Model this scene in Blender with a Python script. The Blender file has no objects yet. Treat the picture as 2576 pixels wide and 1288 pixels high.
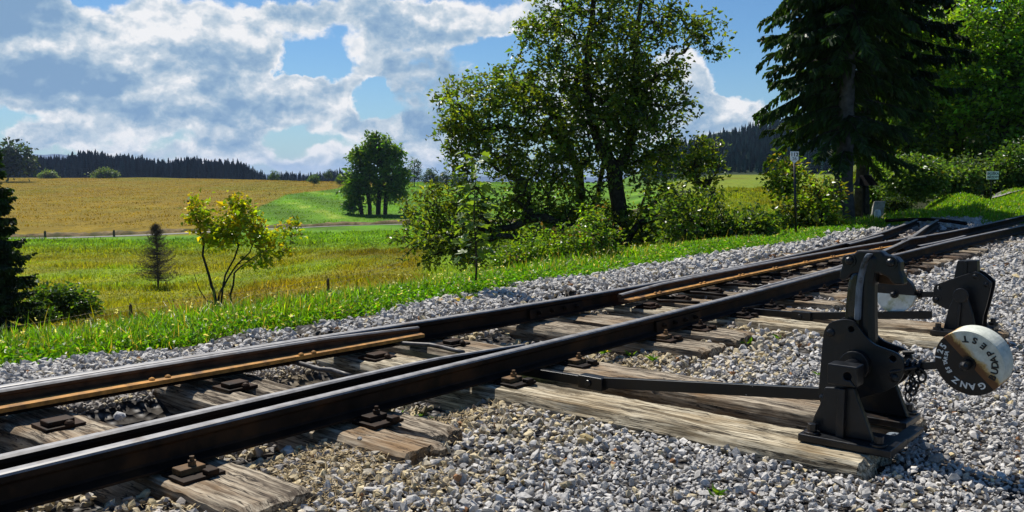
import bpy, bmesh, math, random
import numpy as np
from mathutils import Vector, Matrix, noise as mnoise

SC = bpy.context.scene
# ------------------------------------------------------------------ camera
F_PX, W_PX, H_PX, HOR = 2248.0, 2576.0, 1288.0, 433.0
PITCH = math.atan((H_PX / 2 - HOR) / F_PX)
CAMZ = 0.853
cd = bpy.data.cameras.new("camera")
cd.sensor_width = 36.0
cd.lens = 36.0 * F_PX / W_PX
cd.clip_start, cd.clip_end = 0.05, 20000
cam = bpy.data.objects.new("camera", cd)
SC.collection.objects.link(cam)
cam.location = (0, 0, CAMZ)
cam.rotation_euler = (math.pi / 2 - PITCH, 0, 0)
SC.camera = cam
# ------------------------------------------------------------------ sun, exposure
SUN_AZ, SUN_EL = math.radians(-29), math.radians(56)
SUNV = Vector((math.sin(SUN_AZ) * math.cos(SUN_EL), math.cos(SUN_AZ) * math.cos(SUN_EL), math.sin(SUN_EL)))
ld = bpy.data.lights.new("sun", 'SUN')
ld.energy, ld.angle, ld.color = 4.6, math.radians(0.5), (1.0, 0.95, 0.86)
sun = bpy.data.objects.new("sun", ld)
SC.collection.objects.link(sun)
sun.rotation_euler = SUNV.to_track_quat('Z', 'Y').to_euler()
SC.view_settings.view_transform = 'Standard'
SC.view_settings.look = 'None'
SC.view_settings.exposure = 0.42
SC.view_settings.gamma = 1.0
SC.cycles.max_bounces = 6
SC.cycles.transparent_max_bounces = 8
SC.cycles.volume_bounces = 0

rng = np.random.default_rng(7)
random.seed(7)


def ray(px, py):
    v = Vector(((px - W_PX / 2) / F_PX, 1.0, -(py - H_PX / 2) / F_PX))
    c, s = math.cos(PITCH), math.sin(PITCH)
    return Vector((v.x, v.y * c + v.z * s, -v.y * s + v.z * c))


def at(px, py, Y):
    "world point seen at the survey coordinates px,py at forward distance Y"
    r = ray(px, py)
    return Vector((0, 0, CAMZ)) + r * (Y / r.y)


def onz(px, py, z):
    r = ray(px, py)
    return Vector((0, 0, CAMZ)) + r * ((z - CAMZ) / r.z)


def azel(px, py):
    r = ray(px, py).normalized()
    return math.degrees(math.atan2(r.x, r.y)), math.degrees(math.asin(r.z))


# ------------------------------------------------------------------ node helpers
class NT:
    def __init__(self, tree):
        self.t = tree
        tree.nodes.clear()

    def n(self, typ, **kw):
        nd = self.t.nodes.new(typ)
        for k, v in kw.items():
            if k == 'i':
                for kk, vv in v.items():
                    if isinstance(vv, bpy.types.NodeSocket):
                        self.t.links.new(vv, nd.inputs[kk])
                    else:
                        nd.inputs[kk].default_value = vv
            else:
                setattr(nd, k, v)
        return nd

    def math(self, op, a, b=None, c=None, clamp=False):
        nd = self.t.nodes.new('ShaderNodeMath')
        nd.operation = op
        nd.use_clamp = clamp
        for k, v in enumerate((a, b, c)):
            if v is None:
                continue
            if isinstance(v, bpy.types.NodeSocket):
                self.t.links.new(v, nd.inputs[k])
            else:
                nd.inputs[k].default_value = v
        return nd.outputs[0]

    def mix(self, f, a, b, blend='MIX'):
        nd = self.t.nodes.new('ShaderNodeMix')
        nd.data_type = 'RGBA'
        nd.blend_type = blend
        for k, v in ((0, f), (6, a), (7, b)):
            if isinstance(v, bpy.types.NodeSocket):
                self.t.links.new(v, nd.inputs[k])
            elif k == 0:
                nd.inputs[k].default_value = v
            else:
                nd.inputs[k].default_value = (v[0], v[1], v[2], 1)
        return nd.outputs[2]

    def step(self, v, lo, hi, smooth=True):
        nd = self.t.nodes.new('ShaderNodeMapRange')
        nd.interpolation_type = 'SMOOTHSTEP' if smooth else 'LINEAR'
        self.t.links.new(v, nd.inputs[0])
        nd.inputs[1].default_value, nd.inputs[2].default_value = lo, hi
        return nd.outputs[0]

    def noise(self, vec, scale, detail=4, rough=0.55, dist=0.0):
        nd = self.t.nodes.new('ShaderNodeTexNoise')
        if vec is not None:
            self.t.links.new(vec, nd.inputs['Vector'])
        nd.inputs['Scale'].default_value = scale
        nd.inputs['Detail'].default_value = detail
        nd.inputs['Roughness'].default_value = rough
        nd.inputs['Distortion'].default_value = dist
        return nd.outputs[0]

    def scale(self, vec, s):
        nd = self.t.nodes.new('ShaderNodeVectorMath')
        nd.operation = 'MULTIPLY'
        self.t.links.new(vec, nd.inputs[0])
        nd.inputs[1].default_value = s
        return nd.outputs[0]

    def link(self, a, b):
        self.t.links.new(a, b)


# ------------------------------------------------------------------ sky
world = bpy.data.worlds.new("World")
SC.world = world
world.use_nodes = True
world.cycles.sampling_method = 'MANUAL'
world.cycles.sample_map_resolution = 512


def build_sky():
    w = NT(world.node_tree)
    sky = w.n('ShaderNodeTexSky', sky_type='NISHITA', sun_disc=False)
    sky.sun_elevation, sky.sun_rotation = SUN_EL, SUN_AZ
    sky.altitude, sky.air_density, sky.dust_density, sky.ozone_density = 800, 1.0, 0.6, 2.5
    tc = w.n('ShaderNodeTexCoord')
    sep = w.n('ShaderNodeSeparateXYZ', i={0: tc.outputs['Generated']})
    az = w.math('MULTIPLY', w.math('ARCTAN2', sep.outputs[0], sep.outputs[1]), 57.2958)
    el = w.math('MULTIPLY', w.math('ARCSINE', sep.outputs[2]), 57.2958)
    cmb = w.n('ShaderNodeCombineXYZ', i={0: az, 1: el, 2: 0.0})
    p0 = cmb.outputs[0]
    # cloud masses: (px, py, rx, ry, weight) surveyed in the picture, stored as azimuth / elevation
    MASS = [
        (40, 40, 220, 90, .9),
        (300, 110, 420, 130, 1.0), (560, 70, 330, 120, .9), (420, 180, 260, 110, .8), (160, 200, 330, 110, .75),
        (620, 230, 170, 200, .9), (300, 250, 420, 90, .75), (180, 245, 140, 60, .6), (720, 235, 110, 70, .9),
        (840, 260, 150, 110, 1.0), (930, 130, 120, 100, .95), (1090, 210, 180, 180, .8), (1130, 50, 260, 80, 1.0),
        (900, 30, 300, 60, .9), (1000, 330, 240, 50, .7), (560, 310, 260, 60, .7), (250, 345, 300, 60, .65),
        (580, 390, 190, 60, .8), (730, 415, 70, 40, .7), (830, 400, 120, 60, .75), (1080, 380, 160, 70, .8),
        (1010, 420, 260, 40, .5), (1740, 210, 110, 150, 1.0), (1830, 290, 150, 90, 1.0), (1730, 320, 160, 60, .8),
        (1500, 250, 330, 200, .7), (2310, 30, 120, 80, .9), (100, 345, 130, 45, .55), (380, 400, 150, 40, .6),
        (1400, 30, 200, 100, .6),
    ]
    HOLE = [(790, 150, 150, 60, .85), (945, 240, 60, 75, .8), (700, 120, 70, 90, .3), (1810, 90, 140, 120, .9), (1870, 190, 60, 80, .5),
            (850, 310, 60, 30, .3), (680, 340, 260, 30, .35), (1300, 130, 60, 130, .25),
            (620, 440, 700, 25, .25)]
    BRIGHT = [(280, 75, 330, 70, .55), (500, 60, 260, 80, .5), (420, 190, 140, 90, .35), (610, 90, 70, 50, .4), (610, 210, 90, 60, .4), (180, 245, 80, 35, .4),
              (720, 215, 90, 45, .5), (880, 110, 60, 50, .35), (840, 240, 130, 60, .5), (1130, 25, 200, 55, .5),
              (1190, 70, 80, 35, .4), (1760, 140, 80, 90, .55), (1840, 270, 110, 60, .45), (1080, 385, 120, 40, .4),
              (580, 390, 180, 40, .35), (300, 340, 250, 40, .25), (820, 395, 110, 40, .35), (450, 250, 110, 50, .3)]
    DARK = [(40, 40, 190, 80, 1.0), (120, 200, 300, 60, .75), (560, 160, 110, 110, .45), (330, 285, 330, 35, .4), (1060, 230, 170, 140, .55), (1200, 200, 120, 160, .7),
            (1080, 300, 190, 40, .55), (720, 345, 110, 25, .6), (560, 290, 120, 30, .35), (960, 60, 80, 60, .2), (560, 230, 60, 60, .3)]

    def blobs(vec, lst):
        acc = None
        for (px, py, rx, ry, wt) in lst:
            a, e = azel(px, py)
            sx, sy = math.degrees(rx / F_PX), math.degrees(ry / F_PX)
            mp = w.n('ShaderNodeMapping', vector_type='POINT', i={'Vector': vec, 'Scale': (1 / sx, 1 / sy, 1), 'Location': (-a / sx, -e / sy, 0)})
            g = w.n('ShaderNodeTexGradient', gradient_type='SPHERICAL', i={0: mp.outputs[0]})
            acc = w.math('MULTIPLY_ADD', w.step(g.outputs[1], 0, .75), wt, acc if acc is not None else 0.0)
        return acc

    # billowed warp of the coordinates
    nz = w.n('ShaderNodeTexNoise', i={'Vector': p0, 'Scale': .33, 'Detail': 7, 'Roughness': .58})
    off = w.n('ShaderNodeVectorMath', operation='SUBTRACT', i={0: nz.outputs['Color'], 1: (.5, .5, .5)})
    offs = w.scale(off.outputs[0], (4.2, 3.0, 0))
    pw = w.n('ShaderNodeVectorMath', operation='ADD', i={0: p0, 1: offs}).outputs[0]

    def fbm(vec):
        st = w.scale(vec, (1.0, 1.35, 1))
        big = w.noise(st, .2, 10, .64)
        vo = w.n('ShaderNodeTexVoronoi', feature='SMOOTH_F1', i={'Vector': w.n('ShaderNodeVectorMath', operation='ADD', i={0: st, 1: w.scale(off.outputs[0], (1.5, 1.5, 0))}).outputs[0], 'Scale': .75, 'Smoothness': .35, 'Detail': 3.0, 'Roughness': .55})
        puff = w.math('SUBTRACT', .55, vo.outputs['Distance'])
        return w.math('ADD', w.math('MULTIPLY', w.math('SUBTRACT', big, .5), 2.1), w.math('MULTIPLY', puff, .5))

    mass = w.math('SUBTRACT', blobs(pw, MASS), blobs(pw, HOLE))
    massc = w.math('MINIMUM', mass, 1.15)
    f0 = fbm(p0)
    up = w.n('ShaderNodeVectorMath', operation='ADD', i={0: p0, 1: (-.28, .72, 0)}).outputs[0]
    f1 = fbm(up)
    dens = w.math('ADD', massc, w.math('MULTIPLY', f0, .66))
    alpha = w.step(dens, .18, .62)
    thick = w.step(dens, .5, 1.35)
    grad = w.math('SUBTRACT', f0, f1)
    bright = w.math('SUBTRACT', blobs(pw, BRIGHT), blobs(pw, DARK))
    fine = w.noise(w.scale(pw, (1, 1.3, 1)), 1.1, 8, .62)
    rim = w.step(dens, .85, .38)
    sh = w.math('ADD', w.math('MULTIPLY', grad, 1.0), w.math('MULTIPLY', bright, .62))
    sh = w.math('ADD', sh, w.math('MULTIPLY', w.math('SUBTRACT', fine, .5), .5))
    sh = w.math('ADD', sh, w.math('ADD', w.math('MULTIPLY', rim, .34), w.math('SUBTRACT', .56, w.math('MULTIPLY', thick, .22))))
    shc = w.math('MULTIPLY', sh, 1.0, clamp=True)
    ramp = w.n('ShaderNodeValToRGB', i={0: shc})
    cr = ramp.color_ramp
    cr.elements[0].position, cr.elements[0].color = 0.0, (1.65, 2.75, 4.25, 1)
    cr.elements[1].position, cr.elements[1].color = 1.0, (6.7, 6.75, 6.9, 1)
    e = cr.elements.new(.35); e.color = (2.5, 3.55, 4.75, 1)
    e = cr.elements.new(.68); e.color = (4.2, 4.9, 5.6, 1)
    # clear sky: nishita, bluer than the default
    skyc = w.mix(1.0, sky.outputs[0], (.40, .58, .72), 'MULTIPLY')
    hz = w.step(el, 9.0, -1.0)
    skyc = w.mix(w.math('MULTIPLY', hz, .35), skyc, (3.4, 4.4, 5.2))
    infront = w.step(el, -1.0, .6)
    aa = w.math('MULTIPLY', alpha, infront)
    col = w.mix(aa, skyc, ramp.outputs[0])
    bg = w.n('ShaderNodeBackground', i={'Color': col, 'Strength': 0.1})
    out = w.n('ShaderNodeOutputWorld', i={'Surface': bg.outputs[0]})


build_sky()

# ------------------------------------------------------------------ materials
MATS = {}


def new_mat(name):
    m = bpy.data.materials.new(name)
    m.use_nodes = True
    MATS[name] = m
    return m, NT(m.node_tree)


def finish(w, bsdf, bump=None, bstr=.3, bdist=.01):
    if bump is not None:
        b = w.n('ShaderNodeBump', i={'Height': bump, 'Strength': bstr, 'Distance': bdist})
        w.link(b.outputs[0], bsdf.inputs['Normal'])
    w.n('ShaderNodeOutputMaterial', i={'Surface': bsdf.outputs[0]})


def simple(name, col, rough=.6, metal=0.0, spec=.5, var=.25, scale=30, col2=None, thr=(.5, .7), bump=.2, bdist=.003):
    m, w = new_mat(name)
    tc = w.n('ShaderNodeTexCoord').outputs['Object']
    n1 = w.noise(tc, scale, 6, .6)
    a = tuple(c * (1 - var) for c in col)
    b = tuple(c * (1 + var) for c in col)
    c = w.mix(w.step(n1, .3, .7), a, b)
    if col2 is not None:
        n2 = w.noise(tc, scale * .35, 6, .65)
        c = w.mix(w.step(n2, *thr), c, col2)
    r = w.math('ADD', w.math('MULTIPLY', n1, .3), rough - .15)
    bs = w.n('ShaderNodeBsdfPrincipled', i={'Base Color': c, 'Roughness': r, 'Metallic': metal, 'Specular IOR Level': spec})
    finish(w, bs, n1, bump, bdist)
    return m


def tint_of(w):
    return w.n('ShaderNodeAttribute', attribute_name='tint').outputs['Color']


def leaf_mat(name, trans=.42, tcol=(1.5, 1.35, .45), rough=.42, spec=.5):
    m, w = new_mat(name)
    t = tint_of(w)
    bs = w.n('ShaderNodeBsdfPrincipled', i={'Base Color': t, 'Roughness': rough, 'Specular IOR Level': spec})
    tr = w.n('ShaderNodeBsdfTranslucent', i={'Color': w.mix(1.0, t, tcol, 'MULTIPLY')})
    mx = w.n('ShaderNodeMixShader', i={0: trans, 1: bs.outputs[0], 2: tr.outputs[0]})
    w.n('ShaderNodeOutputMaterial', i={'Surface': mx.outputs[0]})
    return m


leaf_mat('leaf', .48, (2.2, 2.1, .5), .36, .6)
leaf_mat('needle', .3, (1.7, 1.9, .5), .5, .35)
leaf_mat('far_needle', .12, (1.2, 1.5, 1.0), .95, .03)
leaf_mat('grass_blade', .5, (1.9, 1.7, .35), .42, .4)
leaf_mat('meadow_blade', .5, (1.7, 1.6, .4), .7, .1)


def wood_mat(name, dark, mid, light, brown, bf=.55):
    m, w = new_mat(name)
    tc = w.n('ShaderNodeTexCoord').outputs['Object']
    rnd = w.n('ShaderNodeObjectInfo').outputs['Random']
    off = w.n('ShaderNodeVectorMath', operation='ADD', i={0: tc, 1: w.n('ShaderNodeCombineXYZ', i={0: w.math('MULTIPLY', rnd, 37.), 1: w.math('MULTIPLY', rnd, 91.), 2: 0.}).outputs[0]}).outputs[0]
    fine = w.noise(w.scale(off, (120, 7, 120)), 1, 6, .65, .3)
    med = w.noise(w.scale(off, (46, 3.2, 46)), 1, 6, .68, .25)
    big = w.noise(w.scale(off, (5, 2.2, 5)), 1, 4, .6)
    crack = w.noise(w.scale(off, (40, 1.6, 40)), 1, 5, .6, .3)
    c = w.mix(w.step(fine, .32, .66), mid, light)
    c = w.mix(w.step(med, .60, .37), c, dark)
    c = w.mix(w.math('MULTIPLY', w.step(big, .45, .68), bf), c, brown)
    ck = w.step(w.math('ABSOLUTE', w.math('SUBTRACT', crack, .5)), .0, .022)
    c = w.mix(w.math('SUBTRACT', 1.0, ck), c, (.012, .009, .007))
    blot = w.noise(w.scale(off, (70, 26, 70)), 1, 6, .75)
    c = w.mix(w.math('MULTIPLY', w.step(blot, .56, .72), .55), c, (.03, .024, .018))
    h = w.math('ADD', w.math('MULTIPLY', fine, .5), w.math('ADD', w.math('MULTIPLY', med, .6), w.math('MULTIPLY', ck, .5)))
    bs = w.n('ShaderNodeBsdfPrincipled', i={'Base Color': c, 'Roughness': .85, 'Specular IOR Level': .2})
    finish(w, bs, h, .65, .006)


wood_mat('wood_grey', (.07, .052, .036), (.26, .205, .145), (.48, .41, .305), (.22, .125, .05), .7)
wood_mat('wood_brown', (.028, .021, .016), (.085, .062, .045), (.19, .155, .125), (.125, .065, .026), .6)
wood_mat('wood_pale', (.10, .08, .05), (.36, .30, .20), (.70, .62, .46), (.26, .175, .08), .5)

simple('steel_dark', (.0135, .0085, .006), .62, 0.0, .12, .5, 16, (.042, .021, .010), (.44, .66), .5)
simple('rust_dark', (.12, .065, .025), .75, 0.0, .3, .5, 30, (.02, .014, .01), (.5, .7), .4)
simple('rust_web', (.075, .038, .018), .7, 0.0, .25, .5, 14, (.10, .05, .02), (.55, .75), .4)
simple('rail_head', (.20, .195, .195), .56, .35, .45, .25, 26, (.10, .075, .055), (.52, .72), .12, .001)
simple('rust_steel', (.40, .19, .042), .75, 0.0, .3, .45, 22, (.09, .042, .018), (.48, .7), .4)
simple('black_paint', (.0042, .0052, .0072), .36, 0.0, .42, .35, 40, (.026, .016, .010), (.56, .70), .35, .0015)
simple('black_paint_gloss', (.006, .0075, .010), .22, 0.0, .7, .3, 40, (.012, .013, .015), (.55, .75), .25, .0012)
simple('black_paint_worn', (.005, .0058, .0072), .42, 0.0, .35, .3, 20, (.45, .46, .46), (.60, .62), .3, .002)
simple('white_paint_old', (.62, .66, .64), .5, 0, .4, .12, 30, (.42, .42, .33), (.55, .75), .2)
simple('stained_white', (.66, .70, .66), .5, 0, .4, .15, 20, (.34, .36, .20), (.5, .68), .2)
simple('rib_highlight_paint', (.13, .15, .18), .35, 0, .5, .3, 30, (.008, .009, .011), (.5, .6), .3, .0015)  # grey-blue paints the sun glint along the black rib
simple('white_sign', (.95, .96, .97), .4, 0, .4, .05, 20)
simple('sign_ink', (.015, .02, .03), .5)
simple('grey_ink', (.30, .31, .32), .5)
simple('letter_white', (.78, .78, .74), .5, 0, .4, .12, 60)
simple('letter_black', (.012, .012, .012), .5)
simple('bark', (.045, .037, .03), .9, 0, .15, .5, 18, (.09, .085, .07), (.55, .75), .8, .02)
simple('bark_grey', (.08, .077, .075), .9, 0, .15, .4, 9, (.06, .055, .05), (.5, .7), .9, .03)
simple('twig_dead', (.11, .092, .078), .9, 0, .1, .4, 12)
simple('stone_slab', (.36, .33, .29), .85, 0, .2, .35, 9, (.12, .11, .09), (.5, .65), .9, .03)
simple('path_gravel', (.22, .21, .20), .9, 0, .2, .2, 3)
simple('steel_grey', (.07, .066, .064), .5, .3, .4, .4, 40, (.03, .018, .012), (.5, .7))
simple('dirt_bank', (.17, .125, .06), .95, 0, .1, .45, 1.5, (.10, .09, .04), (.45, .6))
simple('post_wood', (.10, .075, .055), .85, 0, .2, .4, 12)
simple('dark_roof', (.008, .0075, .007), .85, 0, .2, .4, 20)
simple('wire', (.25, .2, .15), .6, .3)
simple('straw', (.33, .25, .13), .8, 0, .2, .7, 90, (.07, .05, .03), (.5, .6))


def disc_white():
    m, w = new_mat('disc_white')
    tc = w.n('ShaderNodeTexCoord').outputs['Object']
    n1 = w.noise(tc, 20, 8, .72, .5)
    n2 = w.noise(tc, 60, 6, .7)
    # rust creeps out from the seam between the two halves and from the hub
    sep = w.n('ShaderNodeSeparateXYZ', i={0: tc})
    seam = w.math('ADD', w.math('MULTIPLY', sep.outputs[1], -.707), w.math('MULTIPLY', sep.outputs[2], .707))
    near = w.step(seam, .062, .0)
    rf = w.math('ADD', w.math('MULTIPLY', near, .50), w.math('MULTIPLY', n1, .75))
    c = w.mix(w.step(n2, .3, .7), (.50, .52, .44), (.68, .69, .60))
    c = w.mix(w.step(rf, .52, .72), c, (.55, .36, .12))
    c = w.mix(w.step(rf, .68, .8), c, (.16, .07, .025))
    bs = w.n('ShaderNodeBsdfPrincipled', i={'Base Color': c, 'Roughness': .6, 'Specular IOR Level': .35})
    finish(w, bs, n2, .4, .002)


disc_white()


def stone_mat():
    m, w = new_mat('gravel_stone')
    tc = w.n('ShaderNodeTexCoord').outputs['Object']
    t = tint_of(w)
    n1 = w.noise(tc, 90, 5, .7)
    n2 = w.noise(tc, 25, 4, .6)
    c = w.mix(w.step(n1, .3, .72), w.mix(1.0, t, (.62, .62, .62), 'MULTIPLY'), w.mix(1.0, t, (1.22, 1.21, 1.18), 'MULTIPLY'))
    c = w.mix(w.math('MULTIPLY', w.step(n2, .56, .75), .35), c, (.17, .145, .10))
    bs = w.n('ShaderNodeBsdfPrincipled', i={'Base Color': c, 'Roughness': .8, 'Specular IOR Level': .25})
    finish(w, bs, n1, .5, .004)
    m, w = new_mat('ballast')
    tc = w.n('ShaderNodeTexCoord').outputs['Object']
    v = w.n('ShaderNodeTexVoronoi', i={'Vector': tc, 'Scale': 28.})
    c = w.mix(w.step(v.outputs['Distance'], .0, .6), (.27, .262, .255), (.045, .04, .036))
    c = w.mix(w.step(w.noise(tc, 3, 5), .5, .75), c, (.16, .13, .09))
    bs = w.n('ShaderNodeBsdfPrincipled', i={'Base Color': c, 'Roughness': .9, 'Specular IOR Level': .15})
    finish(w, bs, v.outputs['Distance'], 1.0, .03)


stone_mat()


def meadow_mat():
    m, w = new_mat('meadow_ground')
    g = w.n('ShaderNodeNewGeometry').outputs['Position']
    t = tint_of(w)
    n1 = w.noise(w.scale(g, (.45, .13, .3)), 1, 8, .72)
    n2 = w.noise(w.scale(g, (3.2, 1.0, 3.2)), 1, 7, .72)
    n3 = w.noise(w.scale(g, (.05, .035, .05)), 1, 6, .62)
    k = w.math('ADD', w.math('MULTIPLY', n1, .55), w.math('MULTIPLY', n2, .6))
    c = w.mix(w.step(k, .38, .82), w.mix(1.0, t, (.55, .6, .5), 'MULTIPLY'), w.mix(1.0, t, (1.4, 1.33, 1.3), 'MULTIPLY'))
    c = w.mix(w.math('MULTIPLY', w.step(n3, .42, .68), .5), c, w.mix(1.0, t, (.72, 1.05, .7), 'MULTIPLY'))
    bs = w.n('ShaderNodeBsdfPrincipled', i={'Base Color': c, 'Roughness': .9, 'Specular IOR Level': .1})
    finish(w, bs, k, .7, .25)


meadow_mat()
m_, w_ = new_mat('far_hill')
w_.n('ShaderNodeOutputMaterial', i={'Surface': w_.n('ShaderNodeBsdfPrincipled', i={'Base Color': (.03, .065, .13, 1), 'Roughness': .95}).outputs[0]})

# ------------------------------------------------------------------ mesh helpers
DS = np.array([0.63892169, 0.76927179])
DN = np.array([-0.76927179, 0.63892169])
PHI = math.atan2(DS[1], DS[0])


def ST(s, t, z=0.0):
    return Vector((s * DS[0] + t * DN[0], s * DS[1] + t * DN[1], z))


def st_of(v):
    return (v.x * DS[0] + v.y * DS[1], v.x * DN[0] + v.y * DN[1])


def stp(px, py, z):
    return st_of(onz(px, py, z))


def sp(px, py, s0):
    "track coordinates (t, z) seen at px,py on the upright plane s = s0"
    r = ray(px, py)
    k = s0 / (r.x * DS[0] + r.y * DS[1])
    q = r * k
    return (q.x * DN[0] + q.y * DN[1], q.z + CAMZ)


def put(o, label=None, cat=None, group=None, kind=None):
    if label: o['label'] = label
    if cat: o['category'] = cat
    if group: o['group'] = group
    if kind: o['kind'] = kind
    return o


def thing(name, loc, label, cat, group=None, rz=0.0):
    o = bpy.data.objects.new(name, None)
    o.empty_display_size = .1
    SC.collection.objects.link(o)
    o.location = loc
    o.rotation_euler = (0, 0, rz)
    return put(o, label, cat, group)


def track_thing(name, s, t, z, label, cat, group=None):
    return thing(name, ST(s, t, z), label, cat, group, PHI)


def link_mesh(name, me, mats, parent=None):
    for m in (mats if isinstance(mats, (list, tuple)) else [mats]):
        me.materials.append(MATS[m])
    o = bpy.data.objects.new(name, me)
    SC.collection.objects.link(o)
    if parent is not None:
        o.parent = parent
    return o


def np_mesh(name, V, groups, mats, tint=None, parent=None, smooth=False, midx=None):
    "groups: list of integer face arrays (M,k)"
    V = np.ascontiguousarray(V, dtype=np.float32)
    me = bpy.data.meshes.new(name)
    me.vertices.add(len(V))
    me.vertices.foreach_set('co', V.ravel())
    loops = np.concatenate([g.ravel() for g in groups]).astype(np.int32)
    sizes = np.concatenate([np.full(len(g), g.shape[1], dtype=np.int32) for g in groups])
    starts = np.concatenate([[0], np.cumsum(sizes)[:-1]]).astype(np.int32)
    me.loops.add(len(loops))
    me.loops.foreach_set('vertex_index', loops)
    me.polygons.add(len(sizes))
    me.polygons.foreach_set('loop_start', starts)
    me.polygons.foreach_set('use_smooth', np.full(len(sizes), smooth))
    if midx is not None:
        me.polygons.foreach_set('material_index', np.asarray(midx, dtype=np.int32))
    if tint is not None:
        a = me.color_attributes.new('tint', 'FLOAT_COLOR', 'POINT')
        c = np.ones((len(V), 4), dtype=np.float32)
        c[:, :3] = tint
        a.data.foreach_set('color', c.ravel())
    me.update(calc_edges=True)
    me.validate()
    return link_mesh(name, me, mats, parent)


class MB:
    "collects solids given in track coordinates (s, t, z) about an origin, builds ONE mesh"

    def __init__(self, o=(0, 0, 0)):
        self.o = Vector(o)
        self.v, self.f, self.m = [], [], []
        self.chunks = []

    def cut(self):
        "what was added so far becomes a mesh object of its own"
        self.chunks.append((self.v, self.f, self.m))
        self.v, self.f, self.m = [], [], []

    def add(self, verts, faces, mi=0):
        b = len(self.v)
        self.v += [Vector(q) - self.o for q in verts]
        self.f += [[b + i for i in f] for f in faces]
        self.m += [mi] * len(faces)

    def box(self, lo, hi, mi=0):
        x0, y0, z0 = lo
        x1, y1, z1 = hi
        self.add([(x0, y0, z0), (x1, y0, z0), (x1, y1, z0), (x0, y1, z0), (x0, y0, z1), (x1, y0, z1), (x1, y1, z1), (x0, y1, z1)],
                 [(0, 3, 2, 1), (4, 5, 6, 7), (0, 1, 5, 4), (1, 2, 6, 5), (2, 3, 7, 6), (3, 0, 4, 7)], mi)

    def prism(self, poly, axis, a, b, mi=0, holes=()):
        "poly in the plane normal to axis ('s': (t,z), 't': (s,z), 'z': (s,t))"
        area = sum(poly[i][0] * poly[(i + 1) % len(poly)][1] - poly[(i + 1) % len(poly)][0] * poly[i][1] for i in range(len(poly)))
        poly = list(poly) if area > 0 else list(poly)[::-1]
        loop = list(poly)
        nh = []
        for (cx, cy, r) in holes:
            k = min(range(len(loop)), key=lambda i: (loop[i][0] - cx) ** 2 + (loop[i][1] - cy) ** 2)
            a0 = math.atan2(loop[k][1] - cy, loop[k][0] - cx)
            h = [(cx + r * math.cos(a0 - 2 * math.pi * j / 12), cy + r * math.sin(a0 - 2 * math.pi * j / 12)) for j in range(12)]
            loop = loop[:k + 1] + h + [h[0]] + loop[k:]
            nh.append(h)

        def mk(p, w):
            return {'s': (w, p[0], p[1]), 't': (p[0], w, p[1]), 'z': (p[0], p[1], w)}[axis]
        n = len(loop)
        V = [mk(p, a) for p in loop] + [mk(p, b) for p in loop]
        fc = [list(range(n))[::-1], [n + i for i in range(n)]]
        for i in range(n):
            fc.append((i, (i + 1) % n, n + (i + 1) % n, n + i))
        if axis == 't':
            fc = [list(f)[::-1] for f in fc]
        self.add(V, fc, mi)

    def tube(self, pts, rad, n=8, mi=0, cap=True):
        pts = [Vector(p) for p in pts]
        rad = rad if isinstance(rad, (list, tuple)) else [rad] * len(pts)
        V, fc = [], []
        ref = Vector((0, 0, 1))
        for i, p in enumerate(pts):
            d = (pts[min(i + 1, len(pts) - 1)] - pts[max(i - 1, 0)]).normalized()
            u = d.cross(ref)
            if u.length < .05:
                u = d.cross(Vector((1, 0, 0)))
            u.normalize()
            w = d.cross(u).normalized()
            for k in range(n):
                a = 2 * math.pi * (k + .5) / n
                V.append(p + (u * math.cos(a) + w * math.sin(a)) * rad[i])
        for i in range(len(pts) - 1):
            for k in range(n):
                fc.append((i * n + k, i * n + (k + 1) % n, (i + 1) * n + (k + 1) % n, (i + 1) * n + k))
        if cap:
            fc.append(list(range(n))[::-1])
            fc.append([(len(pts) - 1) * n + k for k in range(n)])
        self.add(V, fc, mi)

    def dome(self, c, ax, r, h, n=10, mi=0):
        c, ax = Vector(c), Vector(ax).normalized()
        self.tube([c, c + ax * h * .45, c + ax * h * .8, c + ax * h], [r, r * .93, r * .62, r * .15], n, mi)

    def hexnut(self, c, r=.012, h=.012, mi=0):
        c = Vector(c)
        self.tube([c, c + Vector((0, 0, h))], r, 6, mi)

    def ring(self, c, r, thick, axis, n=14, mi=0, squash=1.0):
        c, axis = Vector(c), Vector(axis).normalized()
        u = axis.cross(Vector((.3, .1, 1))).normalized()
        w = axis.cross(u)
        pts = [c + u * math.cos(2 * math.pi * k / n) * r * squash + w * math.sin(2 * math.pi * k / n) * r for k in range(n + 1)]
        self.tube(pts, thick, 6, mi, cap=False)

    def build(self, name, mats, parent=None, bevel=0.0, smooth=False, label=None):
        if self.chunks:
            ch = self.chunks + ([(self.v, self.f, self.m)] if self.v else [])
            self.chunks = []
            objs = []
            for c in ch:
                self.v, self.f, self.m = c
                objs.append(self.build(name, mats, parent, bevel, smooth, label))
            return objs[0]
        me = bpy.data.meshes.new(name)
        me.from_pydata([tuple(v) for v in self.v], [], self.f)
        me.polygons.foreach_set('material_index', self.m)
        me.polygons.foreach_set('use_smooth', [smooth] * len(self.f))
        me.update()
        bm = bmesh.new()
        bm.from_mesh(me)
        bmesh.ops.recalc_face_normals(bm, faces=bm.faces)
        bm.to_mesh(me)
        bm.free()
        o = link_mesh(name, me, mats, parent)
        if bevel:
            bv = o.modifiers.new('bevel', 'BEVEL')
            bv.width, bv.segments, bv.limit_method, bv.angle_limit = bevel, 2, 'ANGLE', math.radians(40)
        if label:
            o['label'] = label
        return o


# ------------------------------------------------------------------ terrain
def sstep(x, a, b):
    u = np.clip((x - a) / (b - a), 0, 1)
    return u * u * (3 - 2 * u)


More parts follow.
